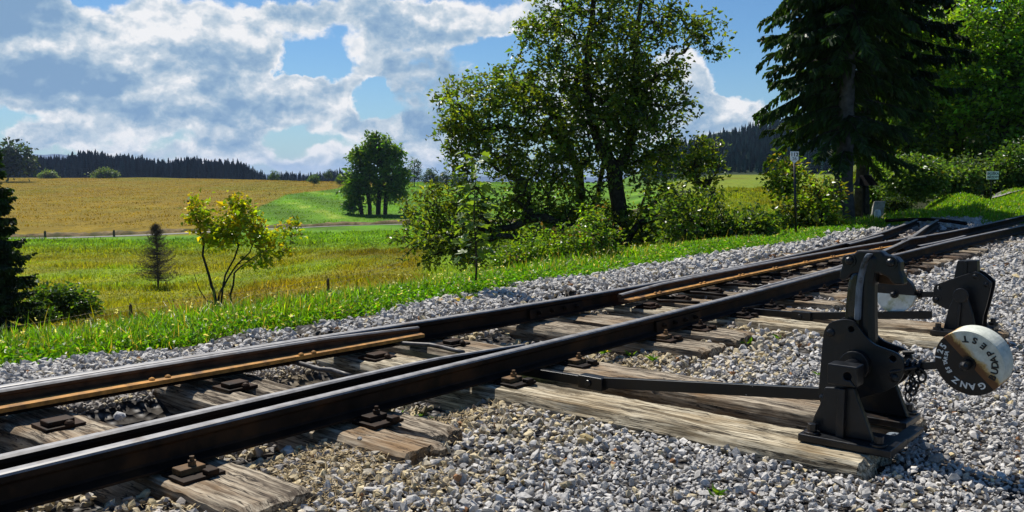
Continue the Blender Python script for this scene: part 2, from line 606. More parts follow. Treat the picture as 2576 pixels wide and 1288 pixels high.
PL = np.array([(0, -2.5), (14, -2.5), (20, -2.9), (30, -3.75), (45, -4.85), (70, -5.75), (98, -6.62), (103, -6.5), (112, -6.15), (200, -4.4), (350, -1.18), (430, -2.6), (800, -9), (5000, -90)])
PM = np.array([(0, -2.4), (14, -2.4), (20, -2.8), (30, -3.4), (45, -4.1), (70, -4.9), (98, -5.6), (116, -6.0), (124, -5.85), (200, -4.0), (300, -2.5), (430, -4.2), (800, -9), (5000, -90)])
PR = np.array([(0, -1.8), (14, -1.6), (25, -1.6), (40, -1.7), (60, -1.45), (100, -.85), (150, .25), (185, .35), (230, -.4), (300, 3), (400, 13), (520, 24), (800, 30), (5000, -90)])


def fbm2(x, y, seed=0, oct=4):
    r = np.random.default_rng(seed)
    z = np.zeros_like(x, dtype=float)
    amp, f = 1.0, 1.0
    for _ in range(oct):
        for _k in range(3):
            a = r.uniform(0, 2 * math.pi)
            ph = r.uniform(0, 6.28)
            z += amp * np.sin((x * math.cos(a) + y * math.sin(a)) * f * r.uniform(.7, 1.3) + ph) / 3
        amp *= .5
        f *= 2.1
    return z


def field(x, y):
    Y = np.maximum(y, .1)
    u = x / Y
    zl, zm, zr = (np.interp(Y, P[:, 0], P[:, 1]) for P in (PL, PM, PR))
    a = sstep(u, -.42, -.12)
    b = sstep(u, .10, .24)
    z = zl * (1 - a) + zm * a
    z = z * (1 - b) + zr * b
    z = z + .10 * fbm2(x * .12, y * .12, 3) * sstep(y, 15, 40) + .35 * fbm2(x * .02, y * .02, 5, 3) * sstep(y, 120, 240) * (1 - b)
    return z


def height(x, y):
    x, y = np.asarray(x, float), np.asarray(y, float)
    s = x * DS[0] + y * DS[1]
    t = x * DN[0] + y * DN[1]
    r = np.hypot(x, y)
    az = np.degrees(np.arctan2(x, np.maximum(y, 1e-3)))
    edge = 4.34 + .12 * np.sin(s * .9) + np.clip((s - 3) * .10, 0, .35)
    dt = np.maximum(t - edge, 0)
    bank = .03 * sstep(t, 3.8, 4.3) - .33 * dt * dt / (dt + .45)
    fz = field(x, y)
    k = .5
    h = np.logaddexp(bank / k, fz / k) * k
    h = np.where(t < 4.0, bank, np.minimum(h, np.maximum(bank, fz) + .25))
    flat = sstep(t, 4.0, 5.5)
    # grassy swells and the wooded slope behind the tracks on the right
    m = sstep(r, 15.5, 23.5) * sstep(az, 20.5, 25.5)
    h = h + m * (.25 + .12 * np.sin(az * 1.5 + r * .55))
    hs = sstep(az, 19.5, 25.0) * np.clip((r - 27) / 30, 0, 1) ** 1.3 * 11
    h = h + hs
    h = np.where((t < 4.05) & (r < 15.5), h - .09 * (1 - sstep(t, 3.85, 4.05)) * (1 - sstep(r, 14.8, 15.5)), h)
    return h


def hz(x, y):
    return float(height(np.array([x]), np.array([y]))[0])


def w_px(x, y, z):
    "survey coordinates of world points, used to colour the fields where they lie"
    c, s = math.cos(PITCH), math.sin(PITCH)
    zz = z - CAMZ
    f = np.maximum(y * c - zz * s, .05)
    u = y * s + zz * c
    return W_PX / 2 + F_PX * x / f, H_PX / 2 - F_PX * u / f


GOLD = np.array([.215, .148, .007])
GOLDB = np.array([.175, .112, .009])
OLIVE = np.array([.200, .200, .015])
GREEN = np.array([.115, .225, .014])
LUSH = np.array([.090, .190, .005])
SUNNY = np.array([.175, .215, .016])


def zone(x, y, z):
    px, py = w_px(x, y, z)
    n = fbm2(x * .09, y * .05, 11, 4)
    n2 = fbm2(x * .35, y * .2, 12, 4)
    c = np.empty((len(x), 3))
    far = sstep(y, 101, 106)
    # beyond the path: gold left, mown green right
    curve = np.interp(py, [440, 466, 474, 490, 520, 560, 600], [1100, 1010, 850, 720, 655, 600, 560])
    mown = sstep(px + 6 * n2, curve - 5, curve + 5)
    gold = GOLD * (1 - .6 * sstep(n, .0, .8))[:, None] + OLIVE * .75 * (.6 * sstep(n, .0, .8))[:, None]
    gold = gold * (1 - .35 * sstep(n2, .2, 1.)[:, None]) + GOLDB * .35 * sstep(n2, .2, 1.)[:, None]
    cut = .5 + .5 * np.sin((x * .8 + y * .35) * .55 + n * .8)
    mowc = LUSH * (.8 + .55 * cut[:, None]) + np.array([.11, .07, .03]) * (sstep(cut, .8, 1) * sstep(n2, .0, .6))[:, None]
    cf = gold * (1 - mown)[:, None] + mowc * mown[:, None]
    # this side of the path
    g1 = sstep(py, 655, 600)
    lower = OLIVE * (1 - g1)[:, None] + GREEN * g1[:, None]
    k = sstep(n2 + .6 * n, -.1, .6)
    lower = lower * (1 - .55 * k)[:, None] + GREEN * (.55 * k)[:, None]
    band = sstep(py + 10 * n2, np.interp(px, [60, 250, 500, 760, 1000, 1080], [815, 785, 735, 690, 655, 640]),
                 np.interp(px, [60, 250, 500, 760, 1000, 1080], [840, 810, 755, 712, 672, 655]))
    band = band * sstep(px + 12 * n2, 1085, 1040)
    lower = lower * (1 - .55 * band)[:, None] + GOLDB * (.55 * band)[:, None]
    strip = sstep(py + 8 * n2, 618, 632) * sstep(py + 8 * n2, 662, 640) * sstep(px, 700, 950) * sstep(px, 1150, 1050)
    lower = lower * (1 - .7 * strip)[:, None] + GOLD * .8 * (.45 * strip)[:, None]
    right = sstep(px, 1040, 1120)
    lower = lower * (1 - right)[:, None] + (GREEN * .5 + SUNNY * .5) * right[:, None]
    lower = lower * np.exp(.17 * fbm2(x * 1.3, y * .8, 15, 3) + .14 * n2 + .06)[:, None]
    cf = cf * np.exp(.12 * fbm2(x * .8, y * .35, 16, 3))[:, None]
    c = cf * far[:, None] + lower * (1 - far)[:, None]
    rr = sstep(x / np.maximum(y, .1), .15, .2)
    sun_ = SUNNY * (1 - .45 * sstep(n2, .2, .8))[:, None] + GOLD * .8 * (.45 * sstep(n2, .2, .8))[:, None]
    c = c * (1 - rr)[:, None] + sun_ * rr[:, None]
    t = x * DN[0] + y * DN[1]
    vg = sstep(t, 5.6, 4.9)
    c = c * (1 - vg)[:, None] + LUSH * .8 * vg[:, None]
    az = np.degrees(np.arctan2(x, np.maximum(y, 1e-3)))
    r = np.hypot(x, y)
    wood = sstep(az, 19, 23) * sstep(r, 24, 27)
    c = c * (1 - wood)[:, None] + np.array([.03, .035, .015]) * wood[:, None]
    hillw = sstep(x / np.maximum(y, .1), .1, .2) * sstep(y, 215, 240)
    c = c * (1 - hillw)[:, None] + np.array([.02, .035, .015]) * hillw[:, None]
    return c


def build_terrain():
    rr = np.concatenate([np.arange(.3, 4, .3), np.arange(4, 30, .22), np.arange(30, 96, .7), np.arange(96, 130, .4), np.arange(130, 460, 2.5), np.geomspace(460, 9000, 40)])
    aa = np.concatenate([np.arange(-180, -42, 3.0), np.arange(-42, 42, .18), np.arange(42, 180, 3.0)])
    na, nr = len(aa), len(rr)
    A, R = np.meshgrid(np.radians(aa), rr)
    x, y = (R * np.sin(A)).ravel(), (R * np.cos(A)).ravel()
    z = height(x, y)
    z = np.where(y < 0, np.where(x * DN[0] + y * DN[1] < 4, -.09, z), z)
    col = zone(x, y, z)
    i = np.arange(nr - 1)[:, None] * na
    j = np.arange(na)[None, :]
    j2 = (j + 1) % na
    q = np.stack([i + j, i + j2, i + na + j2, i + na + j], -1).reshape(-1, 4)[:, ::-1]
    V = np.stack([x, y, z], 1)
    # close the middle
    V = np.vstack([V, [[0, 0, -.09]]])
    col = np.vstack([col, col[:1]])
    tri = np.stack([np.full(na, len(V) - 1), j[0], j2[0]], 1)[:, ::-1]
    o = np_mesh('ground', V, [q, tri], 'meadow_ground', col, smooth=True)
    put(o, 'rolling hay meadow and fields falling away from the railway', 'ground', kind='structure')


build_terrain()

# ------------------------------------------------------------------ rails geometry (track coordinates)
RT = 0.15           # rail top
RH = 0.093          # rail height
FAR = [(-.6, 3.27), (0.2, 3.212), (1.16, 3.157), (1.74, 3.118), (2.57, 3.057), (3.2, 3.0), (3.65, 2.967), (4.2, 2.945), (5.04, 2.935), (5.9, 2.943), (6.66, 2.972), (7.5, 3.02), (8.49, 3.096), (9.3, 3.165), (10.6, 3.325), (11.9, 3.52), (13.2, 3.72), (14.3, 3.92)]
NEAR = [(-.9, 2.2385), (1.0, 2.2375), (2.5, 2.2395), (3.8, 2.243), (5.0, 2.266), (6.3, 2.31), (7.3, 2.345), (8.5, 2.372), (10.0, 2.395), (11.5, 2.385), (13.4, 2.36), (16.5, 2.36), (20, 2.42), (26, 2.6)]
BR_R = [(4.44, 2.862), (5.2, 2.888), (6.0, 2.905), (6.6, 2.915), (7.4, 2.918), (8.3, 2.912), (9.0, 2.893), (9.75, 2.862)]        # blade + lead rail, far side
BR_R2 = [(10.05, 2.845), (10.6, 2.80), (11.4, 2.775), (12.4, 2.785), (14, 2.83), (16.5, 2.90), (20, 3.12), (26, 3.35)]               # right-branch far rail past the frog
BL_R = [(4.75, 2.304), (5.4, 2.318), (6.1, 2.345), (6.7, 2.375), (7.5, 2.455), (8.35, 2.56), (9.2, 2.685), (9.9, 2.795)]              # blade + lead rail, near side
BL_R2 = [(10.1, 2.835), (10.9, 2.985), (11.6, 3.125), (12.5, 3.30), (13.45, 3.475), (14.3, 3.63)]                # left-branch near rail past the frog
BLADE_FAR1 = [(-.6, 3.125), (.4, 3.122), (1.1, 3.108), (1.74, 3.072), (2.3, 3.023), (2.9, 2.983)]
BLADE_NEAR1 = [(-.9, 2.375), (.3, 2.369), (1.2, 2.367), (1.95, 2.368), (2.4, 2.366), (2.7, 2.348), (2.88, 2.328)]

PROF = [(.041, 0), (.041, .007), (.010, .016), (.006, .023), (.006, .058), (.010, .064), (.0215, .070), (.0215, .085), (.018, .0905), (.011, .093)]


def resample(path, step):
    p = np.array(path, float)
    d = np.concatenate([[0], np.cumsum(np.hypot(*np.diff(p, axis=0).T))])
    u = np.linspace(0, d[-1], max(2, int(d[-1] / step) + 1))
    # smooth (monotone-ish cubic by two box passes over a linear resample)
    s = np.interp(u, d, p[:, 0])
    t = np.interp(u, d, p[:, 1])
    if len(u) > 12:
        for _ in range(2):
            k = 4
            tp = np.concatenate([np.full(k, t[0]) + (np.arange(k) - k) * (t[1] - t[0]), t, np.full(k, t[-1]) + (np.arange(k) + 1) * (t[-1] - t[-2])])
            t = np.convolve(tp, np.ones(2 * k + 1) / (2 * k + 1), 'valid')
    return np.stack([s, t], 1)


def rail_at(path, s):
    p = np.array(path)
    return float(np.interp(s, p[:, 0], p[:, 1]))


def sweep(name, path, prof_right, parent, o, mats, top=RT, headz=.0845, rails=None, step=.12, scale_fn=None, foot_mat=None):
    P = resample(path, step)
    T = np.gradient(P, axis=0)
    T /= np.linalg.norm(T, axis=1)[:, None]
    Nn = np.stack([-T[:, 1], T[:, 0]], 1)
    pts = prof_right
    n = len(pts)
    V = []
    for i in range(len(P)):
        for (w, h) in pts:
            if scale_fn:
                w, h = scale_fn(i / (len(P) - 1), P[i, 0], w, h)
            q = P[i] + Nn[i] * w
            V.append((q[0] - o[0], q[1] - o[1], h - o[2]))
    fc, mi = [], []
    for i in range(len(P) - 1):
        for k in range(n):
            k2 = (k + 1) % n
            fc.append((i * n + k, (i + 1) * n + k, (i + 1) * n + k2, i * n + k2))
            hm = min(pts[k][1], pts[k2][1])
            hx = max(pts[k][1], pts[k2][1])
            mi.append(1 if hm >= top - RH + headz else (2 if (foot_mat and hx < foot_mat[1] and hm > foot_mat[0]) else 0))
    fc.append(tuple(range(n)))
    fc.append(tuple((len(P) - 1) * n + k for k in range(n))[::-1])
    mi += [0, 0]
    me = bpy.data.meshes.new(name)
    me.from_pydata(V, [], fc)
    me.polygons.foreach_set('material_index', mi)
    me.update()
    bm = bmesh.new(); bm.from_mesh(me)
    bmesh.ops.recalc_face_normals(bm, faces=bm.faces)
    bm.to_mesh(me); bm.free()
    return link_mesh(name, me, mats, parent)


FULL = [(w, RT - RH + h) for (w, h) in PROF] + [(-w, RT - RH + h) for (w, h) in reversed(PROF)]
RAIL_MATS = ['steel_dark', 'rail_head', 'rust_steel']


def fishplate(root, o, path, s0, side, n=4):
    "bar bolted to the web round a rail joint; side -1 = towards the camera"
    t0 = rail_at(path, s0)
    m = MB(o)
    sl = (rail_at(path, s0 + .2) - rail_at(path, s0 - .2)) / .4
    L = .23
    for k in range(1):
        a, b = t0 + side * .0065, t0 + side * .020
        V = []
        for s_ in (s0 - L, s0 + L):
            for (w, h) in ((.0065, .074), (.021, .068), (.021, .066), (.017, .118), (.0065, .124)):
                V.append((s_, rail_at(path, s0) + sl * (s_ - s0) + side * w, h))
        fs = [(i, (i + 1) % 5, 5 + (i + 1) % 5, 5 + i) for i in range(5)] + [(4, 3, 2, 1, 0), (5, 6, 7, 8, 9)]
        m.add(V, fs)
    p = m.build('fishplate', 'steel_dark', root, .002)
    b = MB(o)
    for k in range(n):
        s_ = s0 - L * .72 + 2 * L * .72 * k / (n - 1)
        tt = t0 + sl * (s_ - s0)
        b.tube([(s_, tt + side * .018, .096), (s_, tt + side * .033, .096)], .011, 6)
        b.tube([(s_, tt + side * .033, .096), (s_, tt + side * .043, .096)], .006, 6)
        b.cut()
    b.build('bolt', 'steel_dark', p)


def rail(name, path, label, joint=(), step=.12):
    s0, t0 = path[0]
    o = (s0, t0, RT - RH)
    r = track_thing(name, s0, t0, RT - RH, label, 'rail', 'rails of the narrow gauge track')
    sweep('rail_bar', path, FULL, r, o, RAIL_MATS, step=step)
    for (s_, side) in joint:
        fishplate(r, o, path, s_, side)
    return r


rail('rail', FAR, 'far running rail beside the grass verge, curving off toward the tall spruce', [(3.93, -1)])
rail('rail', NEAR, 'near running rail, nearest the camera and the lever stands, curving past the second stand', [(4.02, -1), (4.02, 1)])
rail('rail', BR_R2, 'black rail past the crossing, inner rail of the branch curving right')
rail('rail', BL_R2, 'black rail past the crossing leading to the beam end stop by the spruce')


def blade(path, label, tip_len, face, rusty=True, tip_w=.28):
    "switch blade: planed rail on raised slide plates; face = side whose foot is kept"
    s0, t0 = path[0]
    o = (s0, t0, .088)
    r = track_thing('switch_blade', s0, t0, .088, label, 'switch blade', 'switch blades between the rails')
    s1 = path[-1][0] if tip_len > 0 else path[0][0]

    def taper(u, s, w, h):
        d = abs(s - s1)
        k = min(1.0, tip_w + (1 - tip_w) * d / abs(tip_len))
        hh = h
        if h > .12:
            hh = h - .016 * max(0, 1 - d / .5)
        if w * face < 0:
            return w * k, hh
        return w * (.6 + .4 * k), hh
    f = face
    pr = [(.070, .088), (.070, .103), (.030, .107), (.010, .113), (.010, .128), (.0195, .134), (.0195, .144), (.012, .150)]
    back = [(-.010, .150), (-.0185, .145), (-.0185, .132), (-.008, .126), (-.008, .104), (-.014, .096), (-.014, .088)]
    prof = [(w * f, h) for (w, h) in pr] + [(w * f, h) for (w, h) in back]
    sweep('blade_bar', path, prof, r, o, ['rust_web' if rusty else 'steel_dark', 'rail_head', 'rust_steel'], headz=.0865, step=.08, scale_fn=taper, foot_mat=(.08, .112) if rusty else None)
    m = MB(o)
    ss = np.arange(path[0][0] + .35, path[-1][0] - .1, .62)
    for s_ in ss:
        for ds in (0, .06):
            m.dome((s_ + ds, rail_at(path, s_ + ds) + f * .050, .103), (0, 0, 1), .012, .012)
            m.cut()
    if len(ss):
        m.build('rivet', 'rust_steel' if rusty else 'steel_dark', r)
    return r


blade(BLADE_FAR1, 'rusty brown switch blade lying tight against the far rail before the bolted joints', 1.2, -1)
blade(BLADE_NEAR1, 'black switch blade standing open beside the near rail before the first throw rod', 1.2, 1, False)
blade(BR_R, 'rust streaked switch blade with blunt end, open from the far rail past the joints', -1.4, -1, True, .8)
blade(BL_R, 'black switch blade tight against the near rail abreast of the second lever stand', -1.6, 1, False)


def frog():
    o = (9.95, 2.83, RT - RH)
    r = track_thing('rail_crossing', *o, 'black rail crossing where the two branch rails meet beyond the second stand', 'rail crossing')
    for pth in ([(9.55, 2.752), (9.9, 2.80), (10.15, 2.815), (10.45, 2.775)], [(9.55, 2.89), (9.9, 2.872), (10.12, 2.88), (10.4, 2.93)]):
        sweep('wing_rail', pth, FULL, r, o, RAIL_MATS)
    m = MB(o)
    m.box((9.5, 2.72, .05), (10.4, 2.94, .057))
    m.build('base_plate', 'steel_dark', r)


frog()
# check rails
for nm, pth, f, lb in (('guard_rail', [(8.9, 3.075), (9.3, 3.10), (9.9, 3.172), (10.4, 3.215)], 1, 'short check rail with bent ends along the far rail near the crossing'),
                       ('guard_rail', [(9.1, 2.47), (9.6, 2.455), (10.4, 2.452), (10.9, 2.475)], 1, 'short check rail along the near rail opposite the crossing')):
    o = (pth[0][0], pth[0][1], RT - RH)
    r = track_thing(nm, *o, lb, 'check rail', 'check rails at the crossing')
    sweep('rail_bar', pth, FULL, r, o, RAIL_MATS)

# ------------------------------------------------------------------ sleepers
SLEEPERS = []       # (s0,s1,t0,t1,rot) for the gravel to keep clear of


def timber(name, mat, parent, o, s0, s1, t0, t1, ztop, h, seed, skew=0.0, wear=.010, end_amp=.02):
    w, L = s1 - s0, t1 - t0
    nx, ny, nz = 12, max(8, int(L / .035)), 4
    bm = bmesh.new()
    V = {}

    def vert(i, j, k):
        key = (i, j, k)
        if key in V:
            return V[key]
        u, v, q = i / nx, j / ny, k / nz
        x, y, z = (u - .5) * w, v * L, -h * (1 - q)
        n1 = mnoise.noise(Vector((x * 9 + seed, (y) * 2.2, z * 9 + seed * 3.1)))
        n2 = mnoise.noise(Vector((x * 45 + seed * 2, y * 2.6, seed)))
        n3 = mnoise.noise(Vector((x * 30 + seed, y * 30, z * 30)))
        du = min(u, 1 - u) * w
        dq = (1 - q) * h
        dv = min(v, 1 - v) * L
        # worn arrises
        if q == 1:
            e = max(0, 1 - du / .028)
            z -= wear * e * e * (1.0 + 1.1 * n1)
            e2 = max(0, 1 - dv / .03)
            z -= wear * e2 * e2 * (1 + n1)
            z -= max(0, n2 - .12) * .030 + .004 * n3
        if u in (0, 1):
            x += (-1 if u == 0 else 1) * (n1 * .010 + .003 * n3 - wear * .5 * max(0, 1 - dq / .03))
        if v in (0, 1):
            y += (1 if v == 0 else -1) * (end_amp * (.4 + .9 * mnoise.noise(Vector((x * 14 + seed * 5, z * 12, seed)))))
        x += .006 * mnoise.noise(Vector((seed, y * 1.7, 3.3)))
        z += .005 * mnoise.noise(Vector((seed * 1.3, y * 1.5, 7.7))) - .0
        x2 = x * math.cos(skew) - (y - L / 2) * math.sin(skew)
        y2 = x * math.sin(skew) + (y - L / 2) * math.cos(skew) + L / 2
        V[key] = bm.verts.new((x2 + (s0 + s1) / 2 - o[0], y2 + t0 - o[1], z + ztop - o[2]))
        return V[key]

    def quad(a, b, c, d):
        try:
            bm.faces.new((vert(*a), vert(*b), vert(*c), vert(*d)))
        except ValueError:
            pass
    for i in range(nx):
        for j in range(ny):
            quad((i, j, nz), (i + 1, j, nz), (i + 1, j + 1, nz), (i, j + 1, nz))
    for j in range(ny):
        for k in range(nz):
            quad((0, j, k), (0, j, k + 1), (0, j + 1, k + 1), (0, j + 1, k))
            quad((nx, j, k), (nx, j + 1, k), (nx, j + 1, k + 1), (nx, j, k + 1))
    for i in range(nx):
        for k in range(nz):
            quad((i, 0, k), (i + 1, 0, k), (i + 1, 0, k + 1), (i, 0, k + 1))
            quad((i, ny, k), (i, ny, k + 1), (i + 1, ny, k + 1), (i + 1, ny, k))
    me = bpy.data.meshes.new(name)
    bm.to_mesh(me)
    bm.free()
    SLEEPERS.append((s0, s1, t0, t1, skew))
    return link_mesh(name, me, mat, parent)


def fastening(parent, o, s, t, z, side, inner, big=False):
    "tie plate with rail clip and screw on the given side of a rail"
    m = MB(o)
    w = .062
    a, b = (t + side * .012, t + side * .125)
    m.box((s - w, min(a, b), z - .002), (s + w, max(a, b), z + .010))
    p = m.build('tie_plate', 'steel_dark', parent, .002)
    c = MB(o)
    if inner:
        a, b = t + side * .048, t + side * .108
        c.box((s - .05, min(a, b), z + .0095), (s + .035, max(a, b), z + .027))
        c.build('clip', 'steel_dark', p, .004)
        d = MB(o)
        d.dome((s + .012, t + side * .118, z + .009), (0, 0, 1), .016, .017)
        d.build('screw', 'steel_dark', p)
    else:
        a, b = t + side * .036, t + side * .082
        c.box((s - .045, min(a, b), z + .0095), (s + .03, max(a, b), z + .027))
        c.build('clip', 'rust_dark' if big else 'steel_dark', p, .003)
        d = MB(o)
        d.hexnut((s + .0, t + side * .062, z + .026), .012, .014)
        d.tube([(s + .0, t + side * .062, z + .04), (s, t + side * .062, z + .052)], .007, 6)
        d.build('bolt', 'rust_dark' if big else 'steel_dark', p)
        e = MB(o)
        e.box((s + .005, t + side * .112 - .02, z + .009), (s + .04, t + side * .112 + .012, z + .024))
        e.build('screw', 'steel_dark', p, .004)


def sleeper(s0, s1, t0, t1, label, cat='sleeper', mat='wood_grey', skew=0.0, group='wooden sleepers of the track', fast=True, zt=.045, wear=.010, end=.02):
    sc, o = (s0 + s1) / 2, None
    o = (sc, t0, 0.0)
    r = track_thing('sleeper', sc, t0, 0.0, label, cat, group)
    timber('timber', mat, r, o, s0, s1, t0, t1, zt, .13, sc * 7.31 + t0, skew, wear, end)
    if fast:
        z = zt
        fastening(r, o, sc, rail_at(NEAR, sc) - .028, z, -1, False, sc < 4)
        if sc < 3.5 or 4.4 < sc < 8.6:
            pth = BLADE_FAR1 if sc < 3 else FAR
            fastening(r, o, sc - .02, (2.972 if sc < 3 else rail_at(BR_R, sc) - .03 if sc > 4.44 else 2.93), z, -1, True)
    return r


sleeper(.52, .75, 1.86, 3.4, 'dark sleeper at the picture edge, half hidden under the rusty switch blade', mat='wood_brown')
sleeper(1.125, 1.365, 1.81, 3.42, 'pale weathered sleeper with tie plate, lowest in the view, nearest the camera', skew=.05)
# a sleeper split down its length
o = (1.9, 1.83, 0)
r = track_thing('sleeper', 1.9, 1.83, 0, 'grey sleeper split lengthwise into two halves, before the first long lever sleeper', 'sleeper', 'wooden sleepers of the track')
timber('timber_half', 'wood_grey', r, o, 1.725, 1.895, 1.815, 3.4, .045, .13, 3.7, .012, .012, .035)
timber('timber_half', 'wood_grey', r, o, 1.905, 2.055, 1.90, 3.4, .047, .13, 9.2, -.008, .012, .025)
fastening(r, o, 1.90, rail_at(NEAR, 1.9) - .028, .047, -1, False, False)
fastening(r, o, 1.87, 2.972, .047, -1, True)
sleeper(2.475, 2.72, .775, 3.4, 'long pale weathered sleeper carrying the front foot of the first lever stand', 'long sleeper', 'wood_pale', group='long sleepers under the lever stands', wear=.016, end=.03)
sleeper(2.905, 3.155, .80, 3.4, 'long brown sleeper carrying the back foot of the first lever stand', 'long sleeper', 'wood_grey', group='long sleepers under the lever stands', wear=.014, end=.03)
sleeper(3.64, 3.87, 1.89, 3.4, 'grey sleeper with rusty stain by the rail joint, just past the first lever stand')
sleeper(4.0, 4.24, 1.90, 3.4, 'thick sleeper with cracked end by the rail joint, before the second long pair')
sleeper(4.53, 4.76, .93, 3.4, 'long pale sleeper under the front foot of the second lever stand', 'long sleeper', 'wood_pale', group='long sleepers under the lever stands', wear=.014)
sleeper(4.92, 5.16, .93, 3.4, 'long sleeper under the back foot of the second lever stand', 'long sleeper', 'wood_grey', group='long sleepers under the lever stands', wear=.014)
ORD = ['first', 'second', 'third', 'fourth', 'fifth', 'sixth', 'seventh', 'eighth', 'ninth', 'tenth', 'eleventh', 'twelfth', 'thirteenth', 'fourteenth', 'fifteenth', 'sixteenth']
k_ = 0
for s_ in (5.52, 5.97, 6.38, 6.75, 7.13, 7.5, 7.88, 8.24, 8.6, 8.96, 9.32, 9.68, 10.04, 10.40):
    t1_ = 3.42 + max(0, s_ - 7) * .13
    t0_ = 1.93 if s_ < 6.2 else 2.13
    sleeper(s_ - .1, s_ + .1, t0_, t1_, '%s sleeper beyond the second lever stand, running under both rails' % ORD[k_], mat='wood_brown' if k_ % 4 in (2, 3) else 'wood_grey', fast=s_ < 9)
    k_ += 1
k_ = 0
for s_ in np.arange(10.85, 14.3, .36):
    a, b = rail_at(BL_R2, s_) - .36, rail_at(FAR, s_) + .36
    sleeper(s_ - .09, s_ + .09, a, b, '%s sleeper past the crossing on the branch ending at the beam stop' % ORD[k_], mat='wood_brown', fast=False, skew=.14, group='sleepers of the branch with the end stop')
    k_ += 1
k_ = 0
for s_ in np.arange(10.95, 16.4, .42):
    a, b = rail_at(NEAR, s_) - .09, rail_at(BR_R2, s_) + .20
    sleeper(s_ - .09, s_ + .09, a, b, '%s sleeper past the crossing on the branch curving right' % ORD[k_], mat='wood_grey', fast=False, group='sleepers of the branch curving right')
    k_ += 1
# end stop beam across the left branch
o = (14.35, 3.5, 0)
r = track_thing('end_stop', 14.4, 3.4, 0, 'dark bowed beam laid across the rails as an end stop', 'end stop')
m = MB((14.4, 3.4, 0))
m.tube([(14.35 + .15 * math.sin(u * 3.1), 3.25 + u * 1.15, .10 + .035 * math.sin(u * 3.14)) for u in np.linspace(0, 1, 9)], [.028] * 9, 8)
m.build('beam', 'steel_dark', r)
m = MB((14.4, 3.4, 0))
m.box((14.3, 3.62, -.05), (14.42, 3.72, .09)); m.build('stay', 'steel_dark', r)
m = MB((14.4, 3.4, 0))
m.box((14.3, 3.92, -.05), (14.42, 4.0, .09)); m.build('stay', 'steel_dark', r)

# loose old sleepers lying flush in the gravel on the right
for i, (px, py, L, lb) in enumerate([(3590, 862, .9, 'flat old timber flush in the gravel below the branch curving right'), (3360, 895, .8, 'flat grey board flush in the gravel just behind the second lever stand')]):
    s_, t_ = stp(px / 1.41615, py / 1.41615, .02)
    sleeper(s_ - .06, s_ + .06, t_ - L / 2, t_ + L / 2, lb, 'loose timber', fast=False, zt=.03, group='loose timbers in the gravel')

# ------------------------------------------------------------------ rods between and beside the rails


def bar(name, label, cat, pts, rad, mat, n=8, group=None, flat=None):
    o = pts[0]
    r = track_thing(name, *o, label, cat, group)
    m = MB(o)
    m.tube(pts, rad, n)
    m.build('bar', mat, r, smooth=n > 5)
    return r, o


def d3(px, py, z):
    s_, t_ = stp(px, py, z)
    return (s_, t_, z)


def cr2(x, y): return ((600 + x / 2.284) / 1.41615, (1160 + y / 2.284) / 1.41615)
def cr3(x, y): return ((1200 + x / 2.284) / 1.41615, (1080 + y / 2.284) / 1.41615)
def cr5(x, y): return ((2300 + x / 2.284) / 1.41615, (820 + y / 2.284) / 1.41615)


for nm, fn, P, z, lb in (
        ('stretcher_bar', cr2, [(960, 275), (1040, 300), (1130, 325), (1230, 355), (1330, 362), (1400, 385), (1480, 410)], .075, 'bent bare-metal stretcher bar between the blades, before the first long sleeper'),
        ('stretcher_bar', cr3, [(440, 305), (540, 328), (640, 335), (760, 340), (860, 360), (960, 385), (1030, 400)], .08, 'bowed stretcher bar with bright top, over the first pair of long sleepers'),
        ('stretcher_bar', cr5, [(40, 540), (110, 575), (200, 577), (330, 585), (440, 592)], .07, 'straight stretcher bar between the rails by the second pair of long sleepers'),
        ('stretcher_bar', cr5, [(260, 480), (330, 505), (450, 510), (560, 520), (660, 534)], .07, 'stretcher bar one sleeper beyond the second pair of long sleepers'),
        ('stretcher_bar', cr5, [(520, 415), (600, 440), (730, 440), (850, 455), (960, 458)], .07, 'farthest stretcher bar, two sleepers beyond the second pair of long sleepers')):
    pts = [d3(*fn(*p), z) for p in P]
    r, o = bar(nm, lb, 'stretcher bar', pts, [.010] * len(pts), 'steel_dark' if fn is cr5 else 'steel_grey', 10, 'stretcher bars between the blades')
    m = MB(o)
    s_, t_, z_ = pts[0]
    m.box((s_ - .03, t_ - .03, z_ + .004), (s_ + .03, t_ + .06, z_ + .014))
    m.tube([(s_, t_ + .03, z_ + .012), (s_, t_ + .03, z_ + .032)], .012, 6)
    m.build('bracket', 'steel_dark', r, .002)


